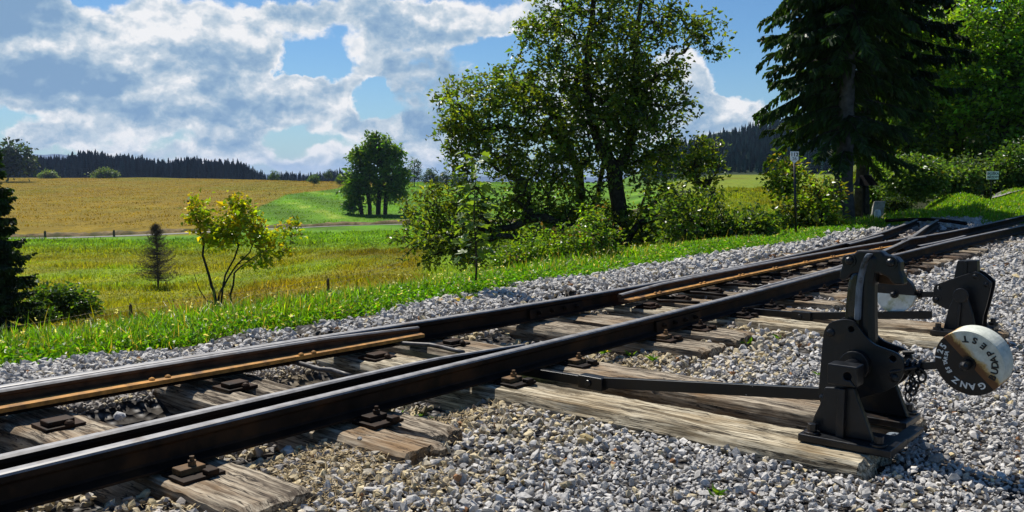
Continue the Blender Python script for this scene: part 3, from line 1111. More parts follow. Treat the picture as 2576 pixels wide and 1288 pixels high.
def throw_rod(s0, t0, z0, tm, zm, t1, z1, lb, lug, flip=1):
    o = (s0, t0, z0)
    r = track_thing('throw_rod', *o, lb, 'throw rod', 'flat throw rods from the lever stands')

    def flatbar(ta, za, tb, zb, w, h, off=0.0):
        m = MB(o)
        V = []
        for (t_, z_) in ((ta, za), (tb, zb)):
            V += [(s0 + off - w, t_, z_ - h), (s0 + off + w, t_, z_ - h), (s0 + off + w, t_, z_ + h), (s0 + off - w, t_, z_ + h)]
        m.add(V, [(0, 1, 2, 3), (4, 7, 6, 5), (0, 4, 5, 1), (1, 5, 6, 2), (2, 6, 7, 3), (3, 7, 4, 0)])
        return m
    flatbar(t0, z0, tm, zm, .012, .020).build('bar', 'black_paint_worn', r, .002)
    flatbar(tm - .05, zm + .004, t1, z1, .012, .018, -.014).build('bar', 'black_paint', r, .002)
    m = MB(o)
    m.tube([(s0 - .04, tm, zm), (s0 + .03, tm, zm)], .014, 8)
    m.box((s0 - .032, tm - .06, zm - .024), (s0 + .018, tm + .05, zm + .026))
    m.build('joint', 'black_paint', r, .003)
    m = MB(o)
    a, b = lug
    pts = [(a, t1 + .08, .06), (a + .05, t1 + .0, .062), ((a + b) / 2, t1 - .10, .066), (b - .04, t1 - .12, .066), (b, t1 - .06, .064)]
    V = []
    for (s_, t_, z_) in pts:
        V += [(s_, t_ - .026, z_ - .006), (s_, t_ + .026, z_ - .006), (s_, t_ + .026, z_ + .010), (s_, t_ - .026, z_ + .010)]
    fs = [(0, 1, 2, 3), tuple(len(V) - 1 - i for i in range(4))]
    for i in range(len(pts) - 1):
        for k in range(4):
            fs.append((4 * i + k, 4 * i + (k + 1) % 4, 4 * i + 4 + (k + 1) % 4, 4 * i + 4 + k))
    m.add(V, fs)
    for (s_, t_) in ((a, t1 + .08), (b, t1 - .06)):
        m.box((s_ - .04, t_ - .035, .046), (s_ + .03, t_ + .04, .060))
        m.tube([(s_, t_, .06), (s_, t_, .085)], .009, 6)
        m.tube([(s_, t_, .085), (s_, t_, .095)], .016, 6)
    m.build('guide_strap', 'black_paint', r, .002)


throw_rod(2.815, 1.03, .142, 1.93, .045, 2.40, .04, 'flat black throw rod running from the first lever stand to the near rail', (2.64, 3.0))
throw_rod(4.86, 1.24, .125, 1.92, .05, 2.36, .045, 'flat black throw rod running from the second lever stand to the near rail', (4.66, 5.0))

# ------------------------------------------------------------------ text helper


def text_mesh(body, size=1.0, extrude=.01):
    cu = bpy.data.curves.new('text', 'FONT')
    cu.body, cu.size, cu.extrude = body, size, extrude
    cu.align_x, cu.align_y = 'CENTER', 'CENTER'
    cu.resolution_u = 3
    cu.offset = size * .022
    ob = bpy.data.objects.new('text', cu)
    SC.collection.objects.link(ob)
    dg = bpy.context.evaluated_depsgraph_get()
    me = bpy.data.meshes.new_from_object(ob.evaluated_get(dg))
    bpy.data.objects.remove(ob)
    bpy.data.curves.remove(cu)
    return me


def cA(x, y): return ((2800 + x / 1.533) / 1.41615, (860 + y / 1.533) / 1.41615)
def cB(x, y): return ((3100 + x / 2.283) / 1.41615, (700 + y / 2.283) / 1.41615)
def PA(x, y, s): return sp(*cA(x, y), s)
def PB(x, y, s): return sp(*cB(x, y), s)


def disc(root, o, c, R, s0, s1, white_from, letters=True, rim_white=True):
    "counterweight disc facing along the track; white over half its face. angles in the face plane, u = -t"
    tc, zc = c
    n = 64
    V, fc, mi = [], [], []
    for (s_, r_) in ((s0, R * .985), (s0 + .004, R), (s1 - .004, R), (s1, R * .985)):
        for k in range(n):
            a = 2 * math.pi * k / n
            V.append((s_, tc - r_ * math.cos(a), zc + r_ * math.sin(a)))
    V += [(s0, tc, zc), (s1, tc, zc)]

    def white(k):
        a = math.degrees(2 * math.pi * (k + .5) / n)
        return 1 if ((a - white_from) % 360) < 180 else 0
    for k in range(n):
        k2 = (k + 1) % n
        fc.append((4 * n, k, k2)); mi.append(white(k))
        fc.append((4 * n + 1, 3 * n + k2, 3 * n + k)); mi.append(white(k))
        for q in range(3):
            fc.append((q * n + k, q * n + n + k, q * n + n + k2, q * n + k2)); mi.append(white(k))
    me = bpy.data.meshes.new('weight_disc')
    me.from_pydata([(v[0] - s0, v[1] - tc, v[2] - zc) for v in V], [], fc)
    me.polygons.foreach_set('material_index', mi)
    me.update()
    bm = bmesh.new(); bm.from_mesh(me)
    bmesh.ops.recalc_face_normals(bm, faces=bm.faces)
    bm.to_mesh(me); bm.free()
    d = link_mesh('weight_disc', me, ['black_paint', 'disc_white' if letters else 'stained_white'], root)
    d.location = (s0 - o[0], tc - o[1], zc - o[2])
    m = MB((s0, tc, zc))
    m.tube([(s0 + .01, tc, zc), (s0 - .006, tc, zc)], R * .22, 14)
    m.tube([(s0 - .006, tc, zc), (s0 - .032, tc, zc), (s0 - .04, tc, zc)], [R * .15, R * .14, R * .07], 12)
    m.build('hub', 'black_paint', d)
    if letters:
        def put_letters(items, mat, nm):
            VV, FF = [], []
            for (ch, ang, rr, size, inward) in items:
                tm = text_mesh(ch, size * R, .0012)
                a = math.radians(ang + random.uniform(-1.5, 1.5))
                rr = rr + random.uniform(-.012, .012)
                rad = np.array([math.cos(a), math.sin(a)])
                yd = -rad if inward else rad
                xd = np.array([yd[1], -yd[0]])
                b = len(VV)
                for v in tm.vertices:
                    uv = rad * rr * R + xd * v.co.x * 1.05 + yd * v.co.y
                    VV.append((-.0015 - v.co.z, -uv[0], uv[1]))
                for p in tm.polygons:
                    FF.append([b + i for i in p.vertices])
                bpy.data.meshes.remove(tm)
            me = bpy.data.meshes.new(nm)
            me.from_pydata(VV, [], FF)
            me.update()
            link_mesh(nm, me, mat, d)
        B = 'BUDAPEST'
        put_letters([(B[i], a, .76, .27, True) for i, a in enumerate((-25, -9, 6, 20, 35, 55, 75, 97))], 'letter_black', 'lettering')
        put_letters([('G', -59, .71, .27, False), ('A', -82, .70, .27, False), ('N', -103, .70, .27, False), ('Z', -124, .70, .26, False), ('É', -147, .64, .17, False), ('S', -157, .64, .17, False),
                     ('T', 190, .66, .15, False), ('Á', 182, .66, .15, False), ('R', 174, .66, .15, False), ('S', 166, .66, .15, False), ('A', 158, .66, .15, False),
                     ('1', 177, .87, .24, False), ('2', 163, .85, .24, False), ('5', 148, .82, .26, False)], 'letter_white', 'lettering')
    return d


def smooth_poly(pts, it=2):
    for _ in range(it):
        q = []
        for i in range(len(pts)):
            a, b = pts[i], pts[(i + 1) % len(pts)]
            q.append((a[0] * .75 + b[0] * .25, a[1] * .75 + b[1] * .25))
            q.append((a[0] * .25 + b[0] * .75, a[1] * .25 + b[1] * .75))
        pts = q
    return pts


def stand_one():
    o = (2.81, .9, .045)
    r = track_thing('lever_stand', *o, 'black switch lever stand with tall cast column and lettered round weight', 'lever stand', 'switch lever stands')
    BP = 'black_paint'
    m = MB(o)
    m.box((2.572, .748, .047), (2.735, 1.018, .070))
    m.box((2.90, .80, .047), (3.06, 1.03, .068))
    m.box((2.735, .748, .050), (2.90, .79, .066))
    m.box((2.735, .985, .050), (2.90, 1.015, .066))
    b = m.build('base_plate', BP, r, .003)
    m = MB(o)
    for (s_, t_) in ((2.60, .985), (2.60, .79), (2.71, .985), (3.03, .99), (3.03, .83)):
        m.tube([(s_, t_, .069), (s_, t_, .077)], .024, 14)
        m.tube([(s_, t_, .077), (s_, t_, .100)], .014, 6)
        m.cut()
    m.build('bolt', BP, b, .0015)
    # front and rear pedestals
    for (sa, sb, dt, nm) in ((2.628, 2.652, 0, 1), (2.965, 2.99, .0, -1)):
        s_ = 2.65
        pl = [PA(145, 985, s_), PA(168, 945, s_), PA(198, 885, s_), PA(215, 830, s_), PA(225, 790, s_), PA(385, 795, s_), PA(405, 860, s_), PA(435, 935, s_), PA(490, 1060, s_)]
        pl[0] = (pl[0][0], .069); pl[-1] = (pl[-1][0], .069)
        m = MB(o)
        m.prism([(t + dt, z) for t, z in pl], 's', sa, sb)
        if nm > 0:
            q0, q1 = PA(300, 1035, 2.62), PA(310, 800, 2.62)
            m.prism([(q0[0] - .012, .069), (q0[0] + .012, .069), (q1[0] + .010, q1[1]), (q1[0] - .010, q1[1])], 's', 2.606, 2.629)
            a, c = PA(233, 663, 2.61), PA(392, 798, 2.61)
        else:
            a, c = (.958, .285), (.876, .215)
        p = m.build('pedestal', BP, r, .003)
        m = MB(o)
        lo, hi = (c[0], c[1]), (a[0], a[1])
        k0, k1 = (2.600, 2.662) if nm > 0 else (2.955, 3.01)
        m.prism([(lo[0], lo[1]), (hi[0], lo[1]), (hi[0], hi[1]), (lo[0], hi[1])], 's', k0, k1, holes=[((lo[0] * .68 + hi[0] * .32), (lo[1] + hi[1]) / 2, .0115)])
        m.build('bearing_block', BP, p, .004)
    m = MB(o)
    m.tube([(2.664, .915, .262), (2.952, .915, .262)], .024, 16)
    m.tube([(2.735, .915, .262), (2.763, .915, .262)], .046, 20)
    m.tube([(2.862, .915, .262), (2.89, .915, .262)], .046, 20)
    m.build('shaft', BP, r, .002, smooth=False)
    out = [(185, 870), (180, 820), (190, 700), (205, 520), (215, 475), (245, 440), (300, 425), (345, 425), (380, 440), (410, 480), (440, 520), (480, 560), (530, 580), (590, 600), (625, 620), (645, 650), (650, 690), (640, 740), (600, 790), (545, 820), (420, 850), (300, 900), (205, 890)]
    pl = [PA(x, y, 2.77) for x, y in out]
    h1, h2 = PA(360, 478, 2.77), PA(585, 640, 2.77)
    for (sa, sb) in ((2.764, 2.776), (2.848, 2.860)):
        m = MB(o)
        m.prism(smooth_poly(pl, 1), 's', sa, sb, holes=[(h1[0], h1[1], .0095), (h2[0], h2[1], .0105)])
        p = m.build('side_plate', BP, r, .0015)
        m = MB(o)
        for (x, y) in ((590, 745), (245, 498), (205, 855)):
            t_, z_ = PA(x, y, 2.765)
            m.dome((sa + .001, t_, z_), (-1, 0, 0), .0145, .009)
            m.cut()
        m.build('bolt', BP, p)
    # column
    m = MB(o)
    col = [PA(330, 520, 2.81), PA(327, 420, 2.81), PA(333, 330, 2.81), PA(342, 250, 2.81), PA(352, 200, 2.81), PA(366, 172, 2.81), PA(388, 160, 2.81), PA(412, 162, 2.81), PA(416, 250, 2.81), PA(414, 400, 2.81), PA(414, 560, 2.81)]
    m.prism(col, 's', 2.792, 2.838)
    m.build('column', 'black_paint_gloss', r, .017)
    m = MB(o)
    col2 = [PA(404, 620, 2.81), PA(408, 400, 2.81), PA(412, 260, 2.81), PA(418, 170, 2.81), PA(432, 110, 2.81), PA(452, 65, 2.81), PA(520, 65, 2.81), PA(516, 120, 2.81), PA(502, 175, 2.81), PA(490, 240, 2.81), PA(490, 400, 2.81), PA(494, 560, 2.81), PA(498, 640, 2.81)]
    m.prism(col2, 's', 2.785, 2.845)
    m.build('column', BP, r, .016)
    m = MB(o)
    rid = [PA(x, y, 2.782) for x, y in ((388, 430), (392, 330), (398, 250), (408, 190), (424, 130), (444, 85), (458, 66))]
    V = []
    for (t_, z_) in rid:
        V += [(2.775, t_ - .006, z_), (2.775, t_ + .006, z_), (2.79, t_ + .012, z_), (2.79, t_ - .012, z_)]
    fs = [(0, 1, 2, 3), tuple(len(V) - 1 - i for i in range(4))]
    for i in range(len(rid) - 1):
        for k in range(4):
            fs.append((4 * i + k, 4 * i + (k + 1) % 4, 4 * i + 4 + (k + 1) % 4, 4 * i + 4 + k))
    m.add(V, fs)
    m.build('rib', 'rib_highlight_paint', r, .004)  # highlight on the rib comes from its lighter colour
    # head yoke
    hd = [(315, 215), (302, 195), (306, 160), (318, 130), (312, 95), (328, 74), (368, 66), (385, 62), (402, 46), (528, 50), (548, 70), (575, 78), (612, 86), (634, 112), (634, 160), (648, 195), (655, 236), (600, 232), (560, 190), (520, 172), (420, 168), (372, 172), (345, 205)]
    m = MB(o)
    m.prism([PA(x, y, 2.81) for x, y in hd], 's', 2.79, 2.835)
    h = m.build('yoke', BP, r, .006)
    m = MB(o)
    for (x, y) in ((350, 105), (575, 115)):
        t_, z_ = PA(x, y, 2.79)
        m.tube([(2.792, t_, z_), (2.784, t_, z_)], .019, 14)
        m.dome((2.784, t_, z_), (-1, 0, 0), .0135, .012)
        m.cut()
    m.build('bolt', BP, h)
    m = MB(o)
    m.prism([PA(x, y, 2.85) for x, y in ((515, 178), (570, 175), (640, 185), (658, 238), (600, 236), (508, 226))], 's', 2.838, 2.862)
    m.build('stop_plate', 'rust_web', r, .003)
    # arm to the weight
    a0, a1 = PA(600, 690, 2.81), PA(700, 690, 2.81)
    dc = PA(1003, 662, 2.755)
    m = MB(o)
    m.tube([(2.812, a0[0], a0[1]), (2.812, a1[0], a1[1])], .019, 8)
    m.tube([(2.812, a1[0] + .01, a1[1]), (2.808, dc[0] + .02, dc[1] - .012), (2.800, dc[0] - .01, dc[1])], [.014, .016, .018], 4)
    m.build('arm', BP, r)
    m = MB(o)
    c0 = PA(690, 690, 2.80)
    for dx in (-.012, .004, .02):
        m.ring((2.806, c0[0] - dx, c0[1]), .021, .006, (0, 1, 0))
    p0, p1 = PA(572, 712, 2.76), PA(700, 698, 2.76)
    m.tube([(2.752, p0[0], p0[1]), (2.79, p1[0], p1[1])], [.004, .0065], 8)
    p0, p1 = PA(640, 608, 2.84), PA(700, 606, 2.84)
    m.tube([(2.84, p0[0], p0[1]), (2.84, p1[0], p1[1])], [.008, .006], 8)
    m.build('collar', BP, r)
    m = MB(o)
    links = [(742, 745, 1), (690, 765, 0), (700, 790, 1), (668, 800, 0), (690, 818, 1), (668, 850, 0)]
    for i, (x, y, k) in enumerate(links):
        t_, z_ = PA(x, y, 2.79)
        m.ring((2.79 + .004 * k, t_, z_), .0145, .0036, (1, .5 * (-1) ** i, .2 * k), squash=.72)
    m.ring((2.79, PA(722, 735, 2.79)[0], PA(722, 735, 2.79)[1]), .022, .0032, (1, .2, 0))
    m.build('chain', BP, r)
    disc(r, o, dc, .096, 2.742, 2.806, -45).rotation_euler = (0, math.radians(-9), math.radians(-10))
    return r


stand_one()


def stand_two():
    o = (4.93, 1.1, .045)
    r = track_thing('lever_stand', *o, 'black switch lever stand with short upright and half white disc, farther from camera', 'lever stand', 'switch lever stands')
    BP = 'black_paint'
    m = MB(o)
    m.box((4.70, .985, .047), (4.80, 1.205, .072))
    m.box((5.0, .98, .047), (5.12, 1.18, .070))
    m.box((4.80, .985, .05), (5.0, 1.02, .068))
    b = m.build('base_plate', BP, r, .003)
    m = MB(o)
    for (s_, t_) in ((4.73, 1.175), (4.73, 1.01), (5.08, 1.15), (5.08, 1.0)):
        m.tube([(s_, t_, .070), (s_, t_, .084)], .024, 12)
        m.tube([(s_, t_, .084), (s_, t_, .104)], .014, 6)
        m.cut()
    m.build('bolt', BP, b)
    for (sa, sb) in ((4.79, 4.815), (5.03, 5.05)):
        q = [(600, 1010), (640, 910), (672, 840), (690, 800), (700, 778), (722, 765), (752, 765), (776, 778), (788, 800), (810, 870), (835, 950), (865, 1055)]
        pl = [PB(x, y, 4.80) for x, y in q]
        pl[0] = (pl[0][0], .07); pl[-1] = (pl[-1][0], .07)
        m = MB(o)
        m.prism(pl, 's', sa, sb)
        if sa < 5:
            a, c = PB(715, 1050, 4.79), PB(735, 870, 4.79)
            m.prism([(a[0] - .008, .07), (a[0] + .008, .07), (c[0] + .006, c[1]), (c[0] - .006, c[1])], 's', 4.772, 4.791)
            t_, z_ = PB(738, 805, 4.79)
            m.tube([(4.792, t_, z_), (4.782, t_, z_)], .036, 18)
        m.build('pedestal', BP, r, .003)
    out = [(515, 760), (520, 735), (535, 718), (560, 706), (700, 658), (830, 616), (862, 610), (900, 626), (945, 660), (985, 700), (986, 730), (975, 780), (950, 880), (920, 980), (915, 1040), (780, 1040), (760, 960), (700, 930), (620, 915), (560, 885), (520, 850)]
    pl = [PB(x, y, 4.88) for x, y in out]
    h = PB(562, 743, 4.88)
    for (sa, sb) in ((4.875, 4.887), (4.965, 4.977)):
        m = MB(o)
        m.prism(pl, 's', sa, sb, holes=[(h[0], h[1], .011)])
        p = m.build('side_plate', BP, r, .002)
        m = MB(o)
        for (x, y) in ((540, 838), (853, 650), (940, 716)):
            t_, z_ = PB(x, y, 4.87)
            m.tube([(sa + .001, t_, z_), (sa - .004, t_, z_)], .022, 14)
            m.dome((sa - .004, t_, z_), (-1, 0, 0), .013, .009)
            m.cut()
        m.build('bolt', BP, p)
    m = MB(o)
    m.prism([PB(x, y, 4.93) for x, y in ((690, 680), (700, 630), (712, 570), (724, 518), (882, 517), (884, 570), (886, 680))], 's', 4.895, 4.96)
    a, b_ = PB(780, 520, 4.89), PB(775, 650, 4.89)
    m.prism([(a[0] - .006, a[1] - .002), (a[0] + .006, a[1] - .002), (b_[0] + .007, b_[1]), (b_[0] - .007, b_[1])], 's', 4.885, 4.8955)
    m.build('column', BP, r, .004)
    a0, a1 = PB(540, 795, 4.93), PB(345, 795, 4.93)
    dc = PB(203, 792, 4.88)
    m = MB(o)
    m.tube([(4.925, a0[0], a0[1]), (4.925, a1[0], a1[1]), (4.92, dc[0], dc[1] + .01)], [.019, .019, .017], 4)
    m.build('arm', BP, r)
    m = MB(o)
    for x in (400, 412):
        t_, z_ = PB(x, 793, 4.92)
        m.ring((4.922, t_, z_), .024, .005, (0, 1, 0))
    m.build('collar', BP, r)
    disc(r, o, dc, .1, 4.87, 4.915, 180, letters=False)


stand_two()

# ------------------------------------------------------------------ gravel
PATHS = [FAR, NEAR, BR_R, BR_R2, BL_R, BL_R2, BLADE_FAR1, BLADE_NEAR1]


def bed_z(s, t):
    z = .012 * fbm2(s * 1.1, t * 1.1, 21, 3)
    z = z + .045 * sstep(t, 3.35, 3.6) * (1 - .5 * sstep(t, 3.8, 4.2))
    nr = np.interp(s, [p[0] for p in NEAR], [p[1] for p in NEAR])
    fr = np.interp(s, [p[0] for p in FAR], [p[1] for p in FAR])
    inside = sstep(t, nr - .08, nr + .05) * (1 - sstep(t, fr - .05, fr + .1))
    z = z - .035 * inside * sstep(s, 5.6, 4.6) - .03 * inside * sstep(s, 3.4, 2.9)
    tr = sstep(s, 2.70, 2.74) * sstep(s, 2.92, 2.88) * sstep(t, .85, .95)
    tr2 = sstep(s, 4.75, 4.79) * sstep(s, 4.94, 4.90) * sstep(t, 1.0, 1.1)
    z = z - .075 * tr - .06 * tr2
    z = z - .02 * sstep(s, 2.0, 2.2) * sstep(s, 2.5, 2.4) * sstep(t, 1.9, 2.2)
    return z


def build_bed():
    s = np.concatenate([np.arange(-2, 6, .05), np.arange(6, 30.1, .2)])
    t = np.concatenate([np.arange(-9, 0, .4), np.arange(0, 4.4, .05)])
    S, T = np.meshgrid(s, t)
    z = bed_z(S, T) - .012
    z = z - sstep(T, 4.02, 4.2) * .18
    r = np.hypot(S, T)
    xx = S * DS[0] + T * DN[0]
    yy = S * DS[1] + T * DN[1]
    far = sstep(r, 15.0, 18.5) * sstep(np.degrees(np.arctan2(xx, yy)), 17, 23)
    lim = height(xx.ravel(), yy.ravel()).reshape(xx.shape)
    z = np.where(r > 15.4, np.minimum(z, lim - .0), z) - .10 * sstep(r, 18, 20) - .05 * far * (T > 3.2)
    V = np.stack([xx.ravel(), yy.ravel(), z.ravel()], 1)
    ns, nt = len(s), len(t)
    i = np.arange(nt - 1)[:, None] * ns
    j = np.arange(ns - 1)[None, :]
    q = np.stack([i + j, i + j + 1, i + ns + j + 1, i + ns + j], -1).reshape(-1, 4)
    o = np_mesh('ballast_bed', V, [q], 'ballast', None, smooth=True)
    put(o, 'grey crushed stone bed under the tracks', 'ground', kind='structure')


build_bed()


def rock_protos(n, pts, seed):
    r = np.random.default_rng(seed)
    out = []
    for k in range(n):
        bm = bmesh.new()
        p = r.normal(size=(pts, 3))
        p /= np.linalg.norm(p, axis=1)[:, None]
        p *= r.uniform(.75, 1.15, (pts, 1))
        p *= np.array([r.uniform(.8, 1.25), r.uniform(.65, 1.0), r.uniform(.45, .8)])
        for q in p:
            bm.verts.new(q)
        res = bmesh.ops.convex_hull(bm, input=bm.verts)
        bmesh.ops.delete(bm, geom=list({g for g in list(res['geom_interior']) + list(res['geom_unused']) if isinstance(g, bmesh.types.BMVert)}), context='VERTS')
        bmesh.ops.triangulate(bm, faces=bm.faces)
        bm.verts.index_update()
        V = np.array([v.co[:] for v in bm.verts]) * .5
        Fc = np.array([[v.index for v in f.verts] for f in bm.faces])
        out.append((V, Fc))
        bm.free()
    return out


def rotmats(n, r, tilt=.6):
    a = r.uniform(0, 2 * math.pi, n)
    b = r.normal(0, tilt, n)
    c = r.normal(0, tilt, n)
    ca, sa, cb, sb, cc, sc = np.cos(a), np.sin(a), np.cos(b), np.sin(b), np.cos(c), np.sin(c)
    R = np.empty((n, 3, 3))
    R[:, 0] = np.stack([ca * cb, ca * sb * sc - sa * cc, ca * sb * cc + sa * sc], 1)
    R[:, 1] = np.stack([sa * cb, sa * sb * sc + ca * cc, sa * sb * cc - ca * sc], 1)
    R[:, 2] = np.stack([-sb, cb * sc, cb * cc], 1)
    return R


def place_rocks(P, size, tint, protos, r, tilt=.6):
    Vs, Fs, Cs = [], [], []
    base = 0
    which = r.integers(0, len(protos), len(P))
    R = rotmats(len(P), r, tilt)
    for k, (V, Fc) in enumerate(protos):
        idx = np.nonzero(which == k)[0]
        if not len(idx):
            continue
        W = np.einsum('nij,vj->nvi', R[idx], V) * size[idx][:, None, None] + P[idx][:, None, :]
        Vs.append(W.reshape(-1, 3))
        Cs.append(np.repeat(tint[idx], len(V), axis=0))
        Fs.append((Fc[None] + (np.arange(len(idx)) * len(V))[:, None, None] + base).reshape(-1, 3))
        base += len(idx) * len(V)
    return np.vstack(Vs), np.vstack(Fs), np.vstack(Cs)


def clear_mask(s, t, size):
    ok = np.ones(len(s), bool)
    for (a, b, c, d, sk) in SLEEPERS:
        m_ = .35 * size
        off = -sk * (t - (c + d) / 2)
        ok &= ~((s - off > a - m_ * .5) & (s - off < b + m_ * .5) & (t > c - m_ * .5) & (t < d + m_ * .5))
    for P in PATHS:
        p = np.array(P)
        tt = np.interp(s, p[:, 0], p[:, 1], left=1e3, right=1e3)
        ok &= ~(np.abs(t - tt) < .043 + .25 * size)
    return ok


def build_gravel():
    r = np.random.default_rng(5)
    protos = rock_protos(28, 13, 1)
    zones = [  # smin smax tmin tmax  n/m2  mean size, rmin, rmax
        (.2, 4.6, -1.2, 4.15, 4700, .0176, 0, 4.3),
        (1.5, 8.2, -2.0, 4.35, 2000, .0245, 4.3, 7.6),
        (4.0, 13.5, -3.0, 4.45, 850, .035, 7.6, 12.0),
        (8, 22, -4, 4.6, 430, .049, 12.0, 17.2)]
    Vs, Fs, Cs, base = [], [], [], 0
    for (a, b, c, d, dens, ms, r0, r1) in zones:
        n = int((b - a) * (d - c) * dens)
        s, t = r.uniform(a, b, n), r.uniform(c, d, n)
        x, y = s * DS[0] + t * DN[0], s * DS[1] + t * DN[1]
        rad = np.hypot(x, y)
        keep = (rad >= r0) & (rad < r1) & (np.abs(x) < .64 * y + .45) & (y > 1.2)
        edge = 3.84 + .10 * np.sin(s * 1.7) + .07 * np.sin(s * 5.1) + np.clip((s - 3) * .14, 0, .26)
        keep &= t < edge + r.normal(0, .07, n)
        s, t, x, y = s[keep], t[keep], x[keep], y[keep]
        n = len(s)
        size = ms * np.exp(r.normal(0, .34, n))
        # larger, yellower old ballast near the rails and lower left
        old = sstep(t, 1.35, 1.95) * sstep(t, 3.3, 3.0) * sstep(s, 5.5, 4.0)
        if r1 < 8:
            size *= (1 + .8 * old * r.uniform(.2, 1.2, n)) * (1 - .14 * sstep(t, 1.1, .6))
            size *= np.where(r.uniform(size=n) < .02, 1.7, 1)
        size *= 1 + .3 * sstep(t, 3.3, 3.5)
        size = np.minimum(size, ms * 2.1)
        ok = clear_mask(s, t, size)
        s, t, x, y, size, old = s[ok], t[ok], x[ok], y[ok], size[ok], old[ok]
        n = len(s)
        thin = r.uniform(size=n) < (1 - .45 * old)
        s, t, x, y, size, old = s[thin], t[thin], x[thin], y[thin], size[thin], old[thin]
        n = len(s)
        z = bed_z(s, t) + size * r.uniform(-.15, .42, n)
        g = np.clip(r.normal(.50, .085, n), .24, .8)
        tint = np.stack([g * 1.045, g, g * .945], 1)
        nrm = np.minimum(np.abs(t - np.interp(s, [p[0] for p in NEAR], [p[1] for p in NEAR])), np.abs(t - np.interp(s, [p[0] for p in FAR], [p[1] for p in FAR])))
        stain = (sstep(nrm, .34, .06) * .42 + .25 * old * r.uniform(size=n))[:, None]
        tint = tint * (1 - stain) + np.array([.16, .11, .07]) * stain
        yel = r.uniform(size=n) < .08 + .6 * old
        yc = np.array([.50, .40, .22]) * (g / .42)[:, None] * r.uniform(.8, 1.2, (n, 1))
        mixk = (r.uniform(.3, 1.0, n) * yel)[:, None]
        tint = tint * (1 - mixk) + yc * mixk
        rusty = r.uniform(size=n) < .008
        tint[rusty] = np.array([.36, .18, .08])
        V, Fc, C = place_rocks(np.stack([x, y, z], 1), size, tint, protos, r)
        Vs.append(V); Cs.append(C); Fs.append(Fc + base); base += len(V)
    o = np_mesh('gravel', np.vstack(Vs), [np.vstack(Fs)], 'gravel_stone', np.vstack(Cs))
    put(o, 'loose grey crushed stone gravel covering the track bed', 'gravel', kind='stuff')
    # larger single stones one can point at
    pr2 = rock_protos(10, 30, 8)
    BIG = [((2085, 1005), .055, (.44, .36, .20), 'ochre round stone on the gravel in front of the long pale sleeper'),
           ((1475, 1108), .05, (.45, .35, .17), 'yellowish lump of stone lying alone right of the split sleeper'),
           ((300, 1052), .05, (.5, .5, .5), 'pale angular stone lying between the two left sleepers inside the rails'),
           ((720, 1145), .055, (.46, .46, .45), 'grey white stone lying beside the rail shadow near the split sleeper'),
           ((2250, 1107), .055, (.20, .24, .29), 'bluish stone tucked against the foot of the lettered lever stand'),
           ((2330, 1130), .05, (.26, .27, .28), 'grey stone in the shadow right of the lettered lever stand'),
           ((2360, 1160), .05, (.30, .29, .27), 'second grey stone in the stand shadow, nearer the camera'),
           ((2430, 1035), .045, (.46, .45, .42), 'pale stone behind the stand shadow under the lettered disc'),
           ((1540, 865), .045, (.62, .60, .55), 'whitish stone resting by the throw rod strap at the near rail'),
           ((905, 1106), .022, (.2, .2, .2), 'small dark pebble lying on top of the split sleeper')]
    BIG[0] = ((1475, 1108), .05, (.45, .35, .17), 'ochre lump of stone lying alone on the gravel right of the split sleeper')
    del BIG[1]
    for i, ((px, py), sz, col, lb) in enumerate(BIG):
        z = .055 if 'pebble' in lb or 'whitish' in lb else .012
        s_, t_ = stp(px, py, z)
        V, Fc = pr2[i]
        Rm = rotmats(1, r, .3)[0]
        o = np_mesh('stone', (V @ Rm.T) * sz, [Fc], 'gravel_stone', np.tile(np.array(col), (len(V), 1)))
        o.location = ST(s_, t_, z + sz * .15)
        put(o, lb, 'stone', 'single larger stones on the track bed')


build_gravel()


def build_straw():
    r = np.random.default_rng(31)
    n = 7000
    cen = [(1.55, 2.0, .33, .22, .3), (1.45, 1.7, .3, .3, .12), (.95, 1.85, .3, .2, .12), (2.2, 2.1, .22, .18, .12), (3.35, 2.1, .25, .15, .08), (4.35, 2.1, .15, .12, .06), (1.58, 2.9, .1, .12, .1), (2.2, 2.9, .15, .1, .06), (3.75, 2.9, .15, .1, .05), (4.25, 2.85, .15, .1, .05)]
    w = np.array([c[4] for c in cen]); w /= w.sum()
    k = r.choice(len(cen), n, p=w)
    C = np.array(cen)[k]
    s, t = C[:, 0] + r.normal(size=n) * C[:, 2] * .6, C[:, 1] + r.normal(size=n) * C[:, 3] * .6
    ok = clear_mask(s, t, np.full(n, .01))
    s, t = s[ok], t[ok]
    n = len(s)
    z = bed_z(s, t) + r.uniform(.004, .022, n)
    L = .004 + .018 * r.uniform(size=n) ** 2.2
    a = r.uniform(0, 6.28, n)
    tilt = r.normal(0, .35, n)
    d = np.stack([np.cos(a) * np.cos(tilt), np.sin(a) * np.cos(tilt), np.sin(tilt)], 1)
    P = np.stack([s * DS[0] + t * DN[0], s * DS[1] + t * DN[1], z], 1)
    side = np.stack([-np.sin(a), np.cos(a), np.zeros(n)], 1) * r.uniform(.0005, .0022, n)[:, None]
    A, B = P - d * L[:, None], P + d * L[:, None]
    V = np.stack([A - side, A + side, B + side, B - side], 1).reshape(-1, 3)
    q = np.arange(4 * n).reshape(-1, 4)
    o = np_mesh('straw_litter', V, [q], 'straw')
    put(o, 'dry straw litter and chips scattered along the near rail', 'litter', kind='stuff')


build_straw()

# ------------------------------------------------------------------ grass


